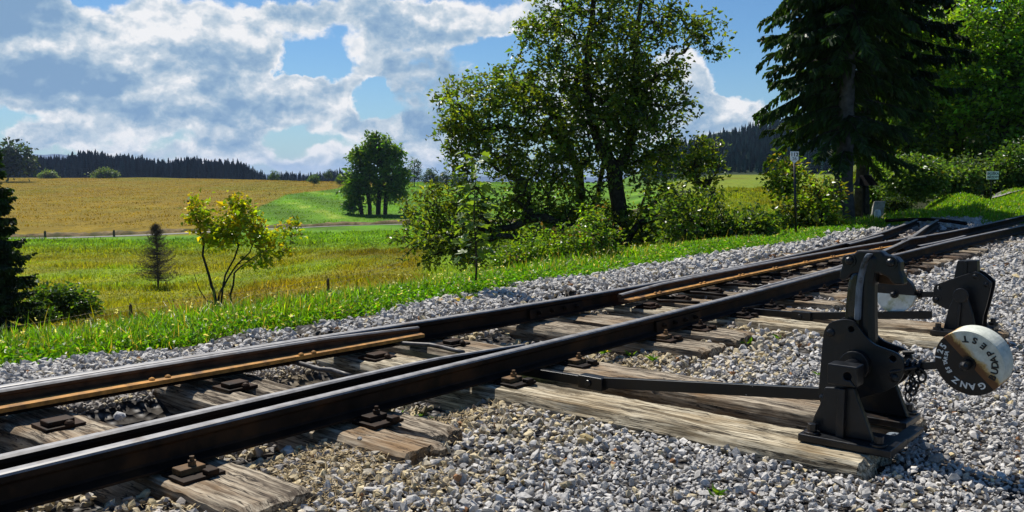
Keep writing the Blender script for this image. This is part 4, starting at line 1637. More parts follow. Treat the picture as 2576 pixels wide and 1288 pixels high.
def blades(P, L, W, lean, tint, r, curl=.5):
    "P (n,3); each blade a bent tapering strip of 7 vertices"
    n = len(P)
    a = r.uniform(0, 2 * math.pi, n)
    d = np.stack([np.cos(a), np.sin(a), np.zeros(n)], 1)
    fa = a + r.normal(math.pi / 2, .7, n)
    side = np.stack([np.cos(fa), np.sin(fa), np.zeros(n)], 1)
    V = np.empty((n, 7, 3))
    for k, u in enumerate((0, .38, .74)):
        c = P + d * (lean * L * u ** 1.7)[:, None]
        c[:, 2] += L * u * (1 - curl * lean * u * .55)
        wv = side * (W * (1 - .35 * u))[:, None]
        V[:, 2 * k] = c - wv
        V[:, 2 * k + 1] = c + wv
    c = P + d * (lean * L)[:, None]
    c[:, 2] += L * (1 - curl * lean * .55)
    V[:, 6] = c
    b = (np.arange(n) * 7)[:, None]
    q = np.concatenate([b + np.array([0, 1, 3, 2]), b + np.array([2, 3, 5, 4])])
    tr = b + np.array([4, 5, 6])
    return V.reshape(-1, 3), q, tr, np.repeat(tint, 7, axis=0)


def grass_tint(n, r, base, var=.25, dry=.06, dryc=(.40, .32, .12)):
    t = np.array(base)[None] * np.exp(r.normal(0, var, (n, 1))) * np.exp(r.normal(0, .10, (n, 3)) * np.array([1.4, .5, .5]))
    m_ = r.uniform(size=n) < dry
    t[m_] = np.array(dryc) * r.uniform(.7, 1.2, (m_.sum(), 1))
    return t


def verge_edge(s):
    return 3.84 + .10 * np.sin(s * 1.7) + .07 * np.sin(s * 5.1) + np.clip((s - 3) * .14, 0, .26) + np.clip((s - 10) * .06, 0, .2)


def build_verge():
    r = np.random.default_rng(12)
    parts = []
    for (a, b, wdt, dens, L0, W0) in ((.4, 5.5, 1.2, 7000, .074, .0025), (5.5, 11, 1.4, 2800, .085, .0038), (11, 20, 1.8, 900, .12, .0072)):
        n = int((b - a) * wdt * dens)
        s = r.uniform(a, b, n)
        dt = r.uniform(-.05, wdt, n)
        t = verge_edge(s) + dt
        x, y = s * DS[0] + t * DN[0], s * DS[1] + t * DN[1]
        k = (np.abs(x) < .64 * y + .4) & (y > 1)
        s, t, dt, x, y = s[k], t[k], dt[k], x[k], y[k]
        n = len(s)
        clump = fbm2(s * 2.3, t * 2.3, 77, 3)
        tall = sstep(dt, .05, .45) * (1 - .5 * sstep(dt, .7, 1.3)) * (.75 + .45 * sstep(clump, -.2, .8))
        L = L0 * (.35 + .75 * tall) * np.exp(r.normal(0, .28, n))
        L *= np.where(s > 7.5, .62, 1.0)
        z = height(x, y) - .01
        tn = grass_tint(n, r, (.115, .255, .010), .36, .11)
        yy = sstep(clump, .3, 1.)[:, None] * .5
        tn = tn * (1 - yy) + tn * np.array([1.5, 1.12, .9]) * yy
        parts.append(blades(np.stack([x, y, z], 1), L, W0 * np.exp(r.normal(0, .25, n)), np.abs(r.normal(.55, .4, n)).clip(0, 1.35), tn, r))
    # seed stalks and white flower heads standing over the grass
    n = 380
    s = r.uniform(.5, 12, n)
    t = verge_edge(s) + r.uniform(.1, .95, n)
    x, y = s * DS[0] + t * DN[0], s * DS[1] + t * DN[1]
    P = np.stack([x, y, height(x, y)], 1)
    Ls = r.uniform(.10, .22, n) * np.where(s > 7, .7, 1)
    parts.append(blades(P, Ls, np.full(n, .0012), np.abs(r.normal(.25, .2, n)), np.tile(np.array([[.30, .26, .10]]), (n, 1)) * r.uniform(.6, 1.2, (n, 1)), r))
    nf = 200
    fs, ft = r.uniform(.6, 8, nf), r.uniform(.05, .8, nf)
    ft = verge_edge(fs) + ft
    fx, fy = fs * DS[0] + ft * DN[0], fs * DS[1] + ft * DN[1]
    FC = np.stack([fx, fy, height(fx, fy) + r.uniform(.05, .13, nf)], 1)
    FC = np.repeat(FC, 6, axis=0) + r.normal(0, .0025, (nf * 6, 3))
    fl = leaf_cards(FC, r.uniform(.006, .011, nf * 6), .8, r, up=.3)
    # low broad leaves (clover, plantain) at the front of the verge
    n = 34000
    s = r.uniform(.4, 13, n)
    dt = np.abs(r.normal(0, .3, n)) - .05
    t = verge_edge(s) + dt
    x, y = s * DS[0] + t * DN[0], s * DS[1] + t * DN[1]
    k = (np.abs(x) < .64 * y + .4) & (y > 1)
    x, y, s = x[k], y[k], s[k]
    n = len(x)
    C = np.stack([x, y, height(x, y) + r.uniform(0, .05, n)], 1)
    lv = leaf_cards(C, r.uniform(.014, .036, n), .6, r, up=.6)
    vs, qs, ts, cs = [], [], [], []
    b = 0
    for (V, q, tr, c) in parts:
        vs.append(V); qs.append(q + b); ts.append(tr + b); cs.append(c); b += len(V)
    V, tr = fl
    vs.append(V); ts.append(tr + b); b += len(V)
    cs.append(np.repeat(np.array([[.75, .74, .70]]) * np.ones((nf * 6, 1)), 4, axis=0))
    V, tr = lv
    vs.append(V); ts.append(tr + b)
    cs.append(np.repeat(grass_tint(n, r, (.095, .235, .012), .3, .04, (.5, .47, .4)), 4, axis=0))
    o = np_mesh('verge_grass', np.vstack(vs), [np.vstack(qs), np.vstack(ts)], 'grass_blade', np.vstack(cs))
    put(o, 'lush bright green grass verge along the far rail', 'grass', kind='stuff')


def leaf_cards(C, L, asp, r, up=.3, fold=.18, dirs=None):
    n = len(C)
    d = r.normal(size=(n, 3)) if dirs is None else dirs + r.normal(size=(n, 3)) * .45
    d[:, 2] *= .7
    d /= np.linalg.norm(d, axis=1)[:, None]
    nn = r.normal(size=(n, 3)) * .75 + np.array([0, 0, up * 2.2])
    nn -= (nn * d).sum(1)[:, None] * d
    nn /= np.maximum(np.linalg.norm(nn, axis=1), 1e-5)[:, None]
    sd = np.cross(d, nn)
    L = np.asarray(L)[:, None]
    A = C
    T = C + d * L - nn * L * .12
    M = C + d * L * .42
    Lf = M + sd * L * asp * .5 + nn * L * fold
    Rt = M - sd * L * asp * .5 + nn * L * fold
    V = np.stack([A, Lf, T, Rt], 1).reshape(-1, 3)
    b = (np.arange(n) * 4)[:, None]
    tr = np.concatenate([b + np.array([0, 2, 1]), b + np.array([0, 3, 2])])
    return V, tr


build_verge()


def build_meadow():
    r = np.random.default_rng(13)
    parts = []
    for (y0, y1, n, L0, W0, lean) in ((5, 14, 26000, .12, .005, .6), (14, 32, 100000, .13, .009, .6), (32, 70, 110000, .17, .020, .6), (70, 99, 60000, .22, .04, .6), (113, 345, 120000, .17, .06, .6)):
        y = np.sqrt(r.uniform(y0 ** 2, y1 ** 2, n))
        x = r.uniform(-.64, .40 if y0 < 100 else .08, n) * y
        t = x * DN[0] + y * DN[1]
        k = t > 5.4
        if y0 > 100:
            pp = w_px(x, y, height(x, y))
            k &= y > np.interp(x / y, [-.6, -.52, -.11, .1], [106, 107, 124, 127])
        x, y = x[k], y[k]
        if y0 == 70:
            k = y < np.interp(x / y, [-.6, -.52, -.11, .1], [98, 99, 116, 120]) - 1.5
            x, y = x[k], y[k]
        n = len(x)
        z = height(x, y)
        tn = zone(x, y, z) * np.exp(r.normal(0, .22, (n, 1))) * np.exp(r.normal(0, .06, (n, 3)))
        cl = sstep(fbm2(x * 1.1, y * .7, 55, 3), -.2, .9) * 1.5
        parts.append(blades(np.stack([x, y, z - .02], 1), L0 * (.5 + .8 * cl) * np.exp(r.normal(0, .3, n)), W0 * np.exp(r.normal(0, .25, n)), np.abs(r.normal(lean, .3, n)).clip(0, 1.2), tn, r))
    vs, qs, ts, cs, b = [], [], [], [], 0
    for (V, q, tr, c) in parts:
        vs.append(V); qs.append(q + b); ts.append(tr + b); cs.append(c); b += len(V)
    o = np_mesh('meadow_grass', np.vstack(vs), [np.vstack(qs), np.vstack(ts)], 'meadow_blade', np.vstack(cs))
    put(o, 'green and straw coloured meadow grass on the slope below the railway', 'grass', kind='stuff')
    # lawn on the swells at the right
    n = 60000
    rad = np.sqrt(r.uniform(14.8 ** 2, 26 ** 2, n))
    az = np.radians(r.uniform(19.5, 33, n))
    x, y = rad * np.sin(az), rad * np.cos(az)
    t = x * DN[0] + y * DN[1]
    z = height(x, y)
    k = (z > .0) & ((rad > 16.3) | (t > 4.3))
    x, y, z = x[k], y[k], z[k]
    n = len(x)
    V, q, tr, c = blades(np.stack([x, y, z - .02], 1), .055 * np.exp(r.normal(0, .3, n)), np.full(n, .010), np.abs(r.normal(.4, .3, n)).clip(0, 1.2), grass_tint(n, r, (.125, .26, .012), .25, .03), r)
    o = np_mesh('lawn_grass', V, [q, tr], 'grass_blade', c)
    put(o, 'short bright lawn on the swells behind the branch tracks', 'grass', kind='stuff')


build_meadow()

# ------------------------------------------------------------------ trees


def tubes_np(A, B, ra, rb, n=5):
    d = B - A
    ln = np.maximum(np.linalg.norm(d, axis=1), 1e-6)[:, None]
    d = d / ln
    ref = np.where(np.abs(d[:, 2:3]) > .9, np.array([[1., 0, 0]]), np.array([[0, 0, 1.]]))
    u = np.cross(d, ref)
    u /= np.linalg.norm(u, axis=1)[:, None]
    w = np.cross(d, u)
    B2 = B + d * (rb * .5)[:, None]
    V = np.empty((len(A), 2 * n, 3))
    for k in range(n):
        a = 2 * math.pi * k / n
        e = u * math.cos(a) + w * math.sin(a)
        V[:, k] = A + e * ra[:, None]
        V[:, n + k] = B2 + e * rb[:, None]
    b = (np.arange(len(A)) * 2 * n)[:, None]
    q = np.concatenate([b + np.array([k, (k + 1) % n, n + (k + 1) % n, n + k]) for k in range(n)])
    return V.reshape(-1, 3), q


def grow(trunks, lobes, r, seg=.3, tip=.004, up=.12, power=.5, bias=.5, jitter=.15):
    """trunks: list of (points, r0, r1) as arrays; lobes: (centre, radii, count, shell).  Returns nodes, parents, radii, tips"""
    pos, par, rad = [], [], []
    for (pts, r0, r1, attach) in trunks:
        pts = [np.array(p, float) for p in pts]
        tot = sum(np.linalg.norm(pts[i + 1] - pts[i]) for i in range(len(pts) - 1))
        run = 0
        prev = -1
        if attach and pos:
            prev = int(np.argmin(np.linalg.norm(np.array(pos) - pts[0], axis=1)))
        for i in range(len(pts) - 1):
            L = np.linalg.norm(pts[i + 1] - pts[i])
            k = max(1, int(L / seg))
            for j in range(k + (1 if i == len(pts) - 2 else 0)):
                u = j / k
                q = pts[i] * (1 - u) + pts[i + 1] * u
                q = q + r.normal(0, jitter * .06, 3)
                pos.append(q); par.append(prev); prev = len(pos) - 1
                rad.append(r0 + (r1 - r0) * (run + L * u) / tot)
            run += L
    ntr = len(pos)
    tg = []
    for (c, rr, cnt, shell) in lobes:
        v = r.normal(size=(cnt, 3))
        v /= np.linalg.norm(v, axis=1)[:, None]
        v *= (r.uniform(size=(cnt, 1)) ** shell)
        tg.append(np.array(c) + v * np.array(rr))
    tg = np.vstack(tg)
    P = np.zeros((ntr + len(tg) * 6, 3))
    P[:ntr] = pos
    n = ntr
    d0 = np.array([np.min(np.linalg.norm(P[:ntr] - q, axis=1)) for q in tg])
    tips = []
    for k in np.argsort(d0):
        q = tg[k]
        dv = P[:n] - q
        cost = np.linalg.norm(dv, axis=1) + bias * np.maximum(dv[:, 2], 0)
        i = int(np.argmin(cost))
        a = P[i].copy()
        L = np.linalg.norm(q - a)
        m_ = min(5, max(2, int(L / seg) + 1))
        off = r.normal(0, jitter, 3) * L + np.array([0, 0, up * L])
        prev = i
        for j in range(1, m_ + 1):
            u = j / m_
            P[n] = a * (1 - u) + q * u + off * math.sin(u * math.pi) * (1 if j < m_ else 0)
            par.append(prev); rad.append(0); prev = n
            n += 1
        tips.append(n - 1)
    P = P[:n]
    cnt = np.zeros(n)
    cnt[tips] = 1
    for i in range(n - 1, -1, -1):
        if par[i] >= 0:
            cnt[par[i]] += cnt[i]
    R = np.maximum(tip * np.maximum(cnt, 1) ** power, np.array(rad))
    return P, np.array(par), R, np.array(tips), ntr


def tree(name, label, cat, trunks, lobes, leaf, seed, mat='leaf', bark='bark', group=None, seg=.3, tip=.004, up=.12, power=.5, bias=.5, sides=5, jitter=.15, leafless=False):
    r = np.random.default_rng(seed)
    P, par, R, tips, ntr = grow(trunks, lobes, r, seg, tip, up, power, bias, jitter)
    base = np.array(trunks[0][0][0], float)
    root = thing(name, Vector(base), label, cat, group)
    i = np.nonzero(par >= 0)[0]
    V, q = tubes_np(P[par[i]], P[i], np.minimum(R[par[i]], R[i] * 1.6 + .004), R[i], sides)
    np_mesh('trunk', V - base, [q], bark, None, root, smooth=True)
    # leaves round each tip and back along its twig
    n = leaf['n'] * len(tips)
    ti = np.repeat(tips, leaf['n'])
    u = r.uniform(size=n) ** 1.4 * leaf.get('back', .8)
    pa = P[par[ti]]
    C = P[ti] * (1 - u)[:, None] + pa * u[:, None] + r.normal(size=(n, 3)) * leaf['sig'] * np.array([1, 1, .8])
    ax = P[ti] - pa
    ax /= np.maximum(np.linalg.norm(ax, axis=1), 1e-6)[:, None]
    L = leaf['len'] * np.exp(r.normal(0, .22, n))
    Vl, tr = leaf_cards(C, L, leaf.get('asp', .55), r, leaf.get('up', .35), .15, ax * .7)
    cl = np.exp(np.repeat(r.normal(0, leaf.get('cvar', .18), len(tips)), leaf['n']))[:, None]
    tn = np.array(leaf['col'])[None] * cl * np.exp(r.normal(0, .2, (n, 1))) * np.exp(r.normal(0, .12, (n, 3)) * np.array([1.3, .5, .4]))
    if 'col2' in leaf:
        m_ = np.repeat(r.uniform(size=len(tips)) < leaf.get('p2', .2), leaf['n']) & (r.uniform(size=n) < .7)
        tn[m_] = np.array(leaf['col2']) * np.exp(r.normal(0, .22, (m_.sum(), 1)))
    np_mesh('crown', Vl - base, [tr], mat, np.repeat(tn, 4, axis=0), root)
    return root


def L_(px, py, Y, rx, ry, n, dep=.9, shell=.45, dy=0.0):
    "crown lobe: survey position and radii at distance Y"
    c = at(px, py, Y + dy)
    k = Y / F_PX
    return (tuple(c), (rx * k, (rx + ry) * .5 * k * dep, ry * k), n, shell)


def T_(pts, Y, r0, r1, attach=False):
    return ([tuple(at(p[0], p[1], Y + (p[2] if len(p) > 2 else 0))) for p in pts], r0, r1, attach)


# the big tree over the verge
YT = 15.0
tree('deciduous_tree', 'big spreading tree with dark leaves and low drooping limbs beside the track', 'tree',
     [T_([(1556, 720), (1556, 640), (1560, 560), (1552, 470), (1548, 430)], YT, .078, .06),
      T_([(1548, 430), (1510, 370), (1478, 250), (1480, 120), (1500, -60)], YT, .06, .025, True),
      T_([(1548, 430), (1585, 370), (1605, 240), (1600, 100), (1620, -60)], YT, .055, .022, True),
      T_([(1485, 700), (1470, 560), (1455, 430), (1400, 300), (1330, 200)], YT + .6, .055, .02),
      T_([(1540, 640), (1470, 585), (1420, 570), (1370, 548), (1330, 552), (1290, 570), (1230, 578), (1180, 566), (1120, 572), (1070, 552), (1030, 540)], YT - .4, .040, .008),
      T_([(1545, 660), (1480, 600), (1440, 585), (1400, 600), (1330, 602), (1260, 596), (1200, 612), (1100, 640)], YT - .9, .034, .008),
      T_([(1556, 640), (1610, 560), (1660, 545), (1700, 520), (1740, 505), (1770, 480)], YT - .2, .04, .010, True),
      T_([(1500, 720), (1508, 620), (1500, 520), (1520, 400), (1540, 260)], YT + .3, .045, .016),
      T_([(1620, 720), (1618, 640), (1600, 560), (1640, 440), (1690, 330)], YT + .8, .04, .014)],
     [L_(1540, 90, YT, 220, 150, 330), L_(1500, -80, YT, 190, 120, 130), L_(1420, 240, YT, 200, 130, 270), L_(1240, 270, YT, 150, 100, 190), L_(1170, 330, YT, 75, 90, 70),
      L_(1620, 260, YT, 130, 150, 270), L_(1510, 340, YT, 190, 110, 190), L_(1300, 400, YT, 190, 90, 170), L_(1420, 470, YT, 190, 80, 110),
      L_(1130, 520, YT, 120, 70, 110, .9, .5, -.5), L_(1090, 600, YT, 110, 70, 70, .8, .5, -1.0), L_(1180, 640, YT, 110, 60, 50, .8, .5, -1.0), L_(1280, 560, YT, 110, 80, 70),
      L_(1660, 470, YT, 110, 100, 80), L_(1740, 410, YT, 90, 70, 80), L_(1350, 60, YT, 70, 70, 30), L_(1750, 70, YT, 90, 70, 26, .8, .6), L_(1800, 130, YT, 45, 25, 7, .8, .6), L_(1590, 560, YT, 100, 60, 60), L_(1470, 550, YT, 90, 55, 60), L_(1390, 560, YT - .3, 80, 50, 45), L_(1640, 600, YT, 60, 55, 40), L_(1530, 600, YT, 70, 45, 35)],
     dict(n=16, len=.078, sig=.075, col=(.082, .13, .022), col2=(.17, .21, .024), p2=.3, asp=.58, up=.3, cvar=.3), 101, tip=.0043, bias=.4, seg=.28)

tree('deciduous_shrub', 'broad dark shrub with pale glinting leaves right of the big tree, behind the far rail', 'shrub',
     [T_([(1760, 660), (1770, 560), (1800, 470)], 11.6, .03, .012), T_([(1720, 655), (1690, 560), (1720, 480)], 11.9, .025, .01), T_([(1830, 640), (1860, 580), (1880, 540)], 11.4, .025, .01)],
     [L_(1760, 540, 11.6, 120, 80, 110), L_(1860, 568, 11.4, 80, 48, 75), L_(1770, 610, 11.6, 120, 46, 90), L_(1705, 610, 11.9, 45, 50, 25), L_(1900, 590, 11.2, 50, 50, 55)],
     dict(n=17, len=.062, sig=.085, col=(.06, .11, .018), col2=(.12, .17, .02), p2=.22, asp=.6, cvar=.3), 102)

tree('leafy_shrub', 'light green low shrub with some reddish leaves in front of the big tree trunk', 'shrub',
     [T_([(1420, 690), (1410, 640), (1400, 600)], 8.4, .012, .006), T_([(1350, 690), (1330, 650), (1300, 630)], 8.2, .012, .006), T_([(1500, 670), (1510, 620), (1500, 570)], 8.6, .012, .006)],
     [L_(1330, 640, 8.2, 95, 45, 85), L_(1430, 620, 8.4, 90, 55, 100), L_(1500, 610, 8.6, 65, 75, 80), L_(1270, 665, 8.0, 60, 30, 40), L_(1490, 545, 8.7, 25, 40, 14)],
     dict(n=16, len=.038, sig=.05, col=(.11, .19, .018), col2=(.18, .11, .04), p2=.08, asp=.6, cvar=.25), 103, seg=.12, tip=.002)

tree('leafy_shrub', 'yellow green shrubs between the milestone post and the spruce trunk', 'shrub',
     [T_([(2040, 610), (2040, 540), (2050, 480)], 13.2, .02, .01), T_([(1985, 600), (1975, 520), (1985, 450)], 13.5, .02, .01)],
     [L_(2060, 510, 13.2, 60, 70, 85), L_(2010, 540, 13.0, 60, 60, 75), L_(1975, 450, 13.6, 45, 60, 70), L_(2080, 560, 13.4, 40, 40, 45), L_(1950, 575, 12.8, 50, 40, 45)],
     dict(n=16, len=.065, sig=.09, col=(.11, .175, .016), col2=(.19, .16, .02), p2=.2, asp=.65, cvar=.3), 104)

# young yellow-leaved tree on the verge
YY = 5.7
tree('young_tree', 'slender many-stemmed young tree with yellow green leaves on the verge', 'tree',
     [T_([(546, 800), (543, 760), (522, 690), (515, 610), (490, 540), (472, 505)], YY, .012, .004),
      T_([(548, 800), (546, 765), (580, 690), (620, 640), (640, 600)], YY - .05, .009, .003),
      T_([(555, 800), (556, 770), (565, 700), (600, 620), (600, 560), (600, 510)], YY + .05, .008, .003),
      T_([(576, 800), (578, 770), (590, 690), (640, 650), (690, 620)], YY + .1, .009, .003),
      T_([(543, 770), (500, 730), (480, 690)], YY - .1, .005, .002, True)],
     [L_(520, 560, YY, 50, 40, 26), L_(600, 555, YY, 60, 50, 46), L_(660, 590, YY, 50, 35, 22), L_(560, 600, YY, 70, 30, 24), L_(690, 630, YY, 40, 25, 12), L_(500, 510, YY, 28, 14, 5), L_(605, 515, YY, 25, 20, 7), L_(725, 575, YY, 28, 22, 7), L_(650, 660, YY, 25, 25, 6)],
     dict(n=16, len=.033, sig=.028, col=(.21, .27, .012), col2=(.40, .31, .015), p2=.25, asp=.62, up=.3, cvar=.2), 105, seg=.06, tip=.0007, up=.05, bark='bark')


# maple sapling: single stem, big lobed leaves
def maple():
    r = np.random.default_rng(106)
    Y = 6.15
    base = at(1197, 705, Y)
    top = at(1193, 395, Y)
    root = thing('maple_sapling', base, 'thin single-stemmed maple sapling with large lobed leaves before the big tree', 'tree')
    m = MB(base)
    pts = [base.lerp(top, u) + Vector((.006 * math.sin(u * 9), 0, 0)) for u in np.linspace(0, 1, 12)]
    m.tube(pts, list(np.linspace(.0075, .002, 12)), 7)
    m.build('trunk', 'bark', root, smooth=True)
    shape = [(0, 0), (-.18, -.05), (-.42, .02), (-.30, .2), (-.62, .38), (-.36, .48), (-.42, .75), (-.16, .66), (0, 1.05), (.16, .66), (.42, .75), (.36, .48), (.62, .38), (.30, .2), (.42, .02), (.18, -.05)]
    VV, FF, CC = [], [], []
    tw = MB(base)
    for u in list(np.linspace(.16, 1.0, 20)):
        for k in range(4):
            a = k * math.pi / 2 + u * 40 + r.normal(0, .3)
            c = base.lerp(top, u)
            L = r.uniform(.055, .10) * (1.1 - .35 * u)
            dirv = Vector((math.cos(a), math.sin(a), r.uniform(.0, .5)))
            st_ = r.uniform(.04, .13) * (1.15 - .5 * u)
            p = c + dirv * st_
            tw.tube([c, p], [.0022, .0012], 4)
            d = Vector((dirv.x, dirv.y, r.uniform(-.9, .1))).normalized()
            n = Vector((r.normal(0, .25), r.normal(0, .25), 1)).normalized()
            n = (n - d * n.dot(d)).normalized()
            s = d.cross(n)
            b = len(VV)
            for (x, y) in shape:
                q = p + s * (x * L) + d * (y * L) + n * (abs(x) * .22 * L - y * y * .1 * L)
                VV.append(tuple(q - base))
            FF.append([b + i for i in (0, 1, 2, 3, 4, 5, 6, 7, 8)])
            FF.append([b + i for i in (0, 8, 9, 10, 11, 12, 13, 14, 15)])
            col = np.array([.11, .175, .03]) * math.exp(r.normal(0, .2))
            CC += [col] * len(shape)
    tw.build('twig', 'bark', root)
    me = bpy.data.meshes.new('crown')
    me.from_pydata(VV, [], FF)
    at_ = me.color_attributes.new('tint', 'FLOAT_COLOR', 'POINT')
    cc = np.ones((len(VV), 4), dtype=np.float32)
    cc[:, :3] = CC
    at_.data.foreach_set('color', cc.ravel())
    me.update()
    link_mesh('crown', me, 'leaf', root)


maple()

# mid-distance and far broadleaf trees
YR = 135
gz_ = hz(at(940, 548, YR).x, YR)
tree('round_tree', 'rounded broadleaf tree with several stems standing alone at the mown field', 'tree',
     [T_([(930, 560), (930, 520), (920, 450), (915, 400)], YR, .28, .12), T_([(950, 560), (952, 510), (960, 440), (960, 390)], YR, .28, .12), T_([(968, 556), (970, 500), (990, 450)], YR, .22, .1), T_([(912, 556), (905, 500), (890, 450)], YR, .22, .1)],
     [L_(950, 378, YR, 46, 36, 90), L_(985, 420, YR, 38, 45, 60), L_(915, 420, YR, 45, 45, 64), L_(945, 450, YR, 75, 40, 70), L_(890, 475, YR, 32, 38, 60), L_(1000, 470, YR, 28, 38, 55), L_(940, 490, YR, 60, 24, 26), L_(885, 515, YR, 25, 18, 25), L_(905, 392, YR, 26, 22, 30), L_(992, 384, YR, 24, 18, 26), L_(1012, 440, YR, 18, 24, 22), L_(940, 345, YR, 20, 12, 12)],
     dict(n=19, len=.50, sig=.38, col=(.075, .145, .022), col2=(.13, .21, .03), p2=.3, asp=.65, up=.4, cvar=.3), 110, seg=1.2, tip=.03)


def far_tree(px, ytop, ybot, wd, Y, label, seed, col=(.03, .065, .022), n=60, group='far broadleaf trees', cat='tree', name='broadleaf_tree', leafn=16):
    h = (ybot - ytop)
    k = Y / F_PX
    tree(name, label, cat, [T_([(px, ybot + 3), (px + 1, ybot - h * .3), (px, ytop + h * .25)], Y, .015 * h * k, .006 * h * k)],
         [L_(px, ytop + h * .3, Y, wd * .36, h * .3, n, .9, .5), L_(px - wd * .2, ytop + h * .55, Y, wd * .32, h * .3, n, .9, .5), L_(px + wd * .2, ytop + h * .55, Y, wd * .32, h * .3, n, .9, .5), L_(px, ytop + h * .72, Y, wd * .45, h * .22, n // 2, .9, .5)],
         dict(n=leafn, len=wd * .06 * k, sig=wd * .055 * k, col=col, asp=.7, up=.4, cvar=.22), seed, seg=h * .12 * k, tip=.0016 * h * k, group=group)


for (px, a, b, wd, Y, lb, col) in ((20, 350, 452, 150, 300, 'large dusky tree on the field crest at the picture edge above the spruce', (.02, .038, .02)),
                              (1042, 395, 468, 46, 250, 'tall tree right behind the rounded tree', (.03, .065, .03)),
                              (1000, 410, 470, 40, 255, 'tree peeping out just behind the rounded tree crown', (.03, .065, .03)),
                              (1085, 420, 472, 50, 245, 'low tree in the row behind the big tree, left end', (.03, .06, .028)),
                              (1122, 425, 474, 40, 240, 'low tree in the row next to the small dark spruce', (.03, .06, .028)),
                              (1160, 428, 478, 46, 235, 'low tree of the far row glimpsed through the big tree branches', (.03, .06, .028)),
                              (790, 438, 466, 34, 260, 'small bright green bush tree standing at the field edge', (.06, .12, .025)),
                              (855, 440, 468, 26, 255, 'small bush close left of the rounded tree on the skyline', (.05, .10, .025)),
                              (265, 425, 450, 70, 345, 'wide pale bush on the field crest under the spruce wood', (.09, .14, .05)),
                              (122, 430, 450, 52, 345, 'pale bush on the field crest beside the dusky tree', (.09, .14, .05)),
                              (690, 428, 462, 30, 345, 'light green tree at the low right end of the spruce wood', (.05, .10, .035)),
                              (826, 425, 455, 22, 300, 'dark green tree on the skyline between two bushes', (.03, .065, .02))):
    far_tree(px, a, b, wd, Y, lb, int(px) + 7, col, 34)


# ------------------------------------------------------------------ spruces
def spruce_np(r, base, H, zlo, Rfun, whorls, per, twigs, col, droop=.45, tw_len=.2, tw_w=.03, cvar=.25, prune=0.0):
    A, B, RA, RB = [], [], [], []
    C, D, LL = [], [], []
    for w in range(whorls):
        u = w / (whorls - 1)
        z = zlo + (H * .985 - zlo) * u
        R = Rfun(u)
        for k in range(per):
            a = r.uniform(0, 2 * math.pi)
            L = R * r.uniform(.6, 1.12)
            if prune and z < prune and math.sin(a) < -.35 and r.uniform() < .65:
                continue
            r_dr = r.uniform(.7, 1.5)
            zz = z + r.normal(0, .9 * (H - zlo) / whorls)
            m_ = 7
            pr = None
            for j in range(m_ + 1):
                q = j / m_
                p = np.array([math.cos(a) * L * q, math.sin(a) * L * q, zz + L * (.10 * q - droop * r_dr * q * q + .24 * q ** 4)])
                if pr is not None:
                    A.append(pr); B.append(p)
                    RA.append(max(.0025, .018 * L * (1 - (q - 1 / m_)) ** 1.1)); RB.append(max(.002, .018 * L * (1 - q) ** 1.1))
                    if q > .14:
                        nt = int(twigs * (.5 + q))
                        f = (p - pr) / np.linalg.norm(p - pr)
                        sd = np.array([-f[1], f[0], 0]); sd /= max(np.linalg.norm(sd), 1e-6)
                        for _ in range(nt):
                            e = r.uniform()
                            sgn = 1 if r.uniform() < .5 else -1
                            dv = f * r.uniform(.3, 1.1) + sd * sgn * r.uniform(.2, 1.2) + np.array([0, 0, -r.uniform(.1, 2.0)])
                            dv /= np.linalg.norm(dv)
                            C.append(pr * (1 - e) + p * e); D.append(dv); LL.append(tw_len * r.uniform(.5, 1.25) * (.6 + .6 * (1 - q)))
                pr = p
    C, D, LL = np.array(C), np.array(D), np.array(LL)
    return (np.array(A), np.array(B), np.array(RA), np.array(RB)), (C, D, LL)


def spruce(name, label, base, H, zlo, Rfun, whorls, per, twigs, col, seed, trunk_r, tw_len=.2, tw_w=.035, bark='bark_grey', droop=.45, group=None, prune=0.0):
    r = np.random.default_rng(seed)
    (A, B, RA, RB), (C, D, LL) = spruce_np(r, base, H, zlo, Rfun, whorls, per, twigs, col, droop, tw_len, prune=prune)
    root = thing(name, Vector(base), label, 'tree', group)
    m = MB((0, 0, 0))
    hs = np.linspace(0, 1, 14)
    rads = [trunk_r * ((1 - u) ** .9 + .012) * (1 + .55 * math.exp(-u * H / .22)) for u in hs]
    m.tube([(.01 * math.sin(u * 7), .01 * math.cos(u * 5), H * u - .15 * (u == 0)) for u in hs], rads, 14)
    m.build('trunk', bark, root, smooth=True)
    V, q = tubes_np(A, B, RA, RB, 4)
    np_mesh('branch', V, [q], 'bark', None, root)
    n = len(C)
    # each twig: two crossed needle sprays with a notched outline
    nn = r.normal(size=(n, 3)) + np.array([0, 0, .6])
    nn -= (nn * D).sum(1)[:, None] * D
    nn /= np.linalg.norm(nn, axis=1)[:, None]
    Vs, Ts = [], []
    b = 0
    for k in range(2):
        sd = np.cross(D, nn) if k == 0 else nn
        W = tw_w * r.uniform(.7, 1.3, n)[:, None]
        Lc = LL[:, None]
        pts = [C, C + D * Lc * .3 + sd * W, C + D * Lc * .42 + sd * W * .45, C + D * Lc * .72 + sd * W * .8, C + D * Lc * 1.0, C + D * Lc * .72 - sd * W * .8, C + D * Lc * .42 - sd * W * .45, C + D * Lc * .3 - sd * W]
        Vk = np.stack(pts, 1).reshape(-1, 3)
        i = (np.arange(n) * 8)[:, None] + b
        Ts.append(np.concatenate([i + np.array(t) for t in ((0, 2, 1), (2, 4, 3), (0, 7, 6), (6, 5, 4), (0, 6, 2), (2, 6, 4))]))
        Vs.append(Vk)
        b += len(Vk)
    tn = np.array(col)[None] * np.exp(r.normal(0, .3, (n, 1))) * np.exp(r.normal(0, .08, (n, 3)))
    tn = np.repeat(tn, 8, axis=0)
    np_mesh('crown', np.vstack(Vs), [np.vstack(Ts)], 'needle', np.vstack([tn, tn]), root)
    return root


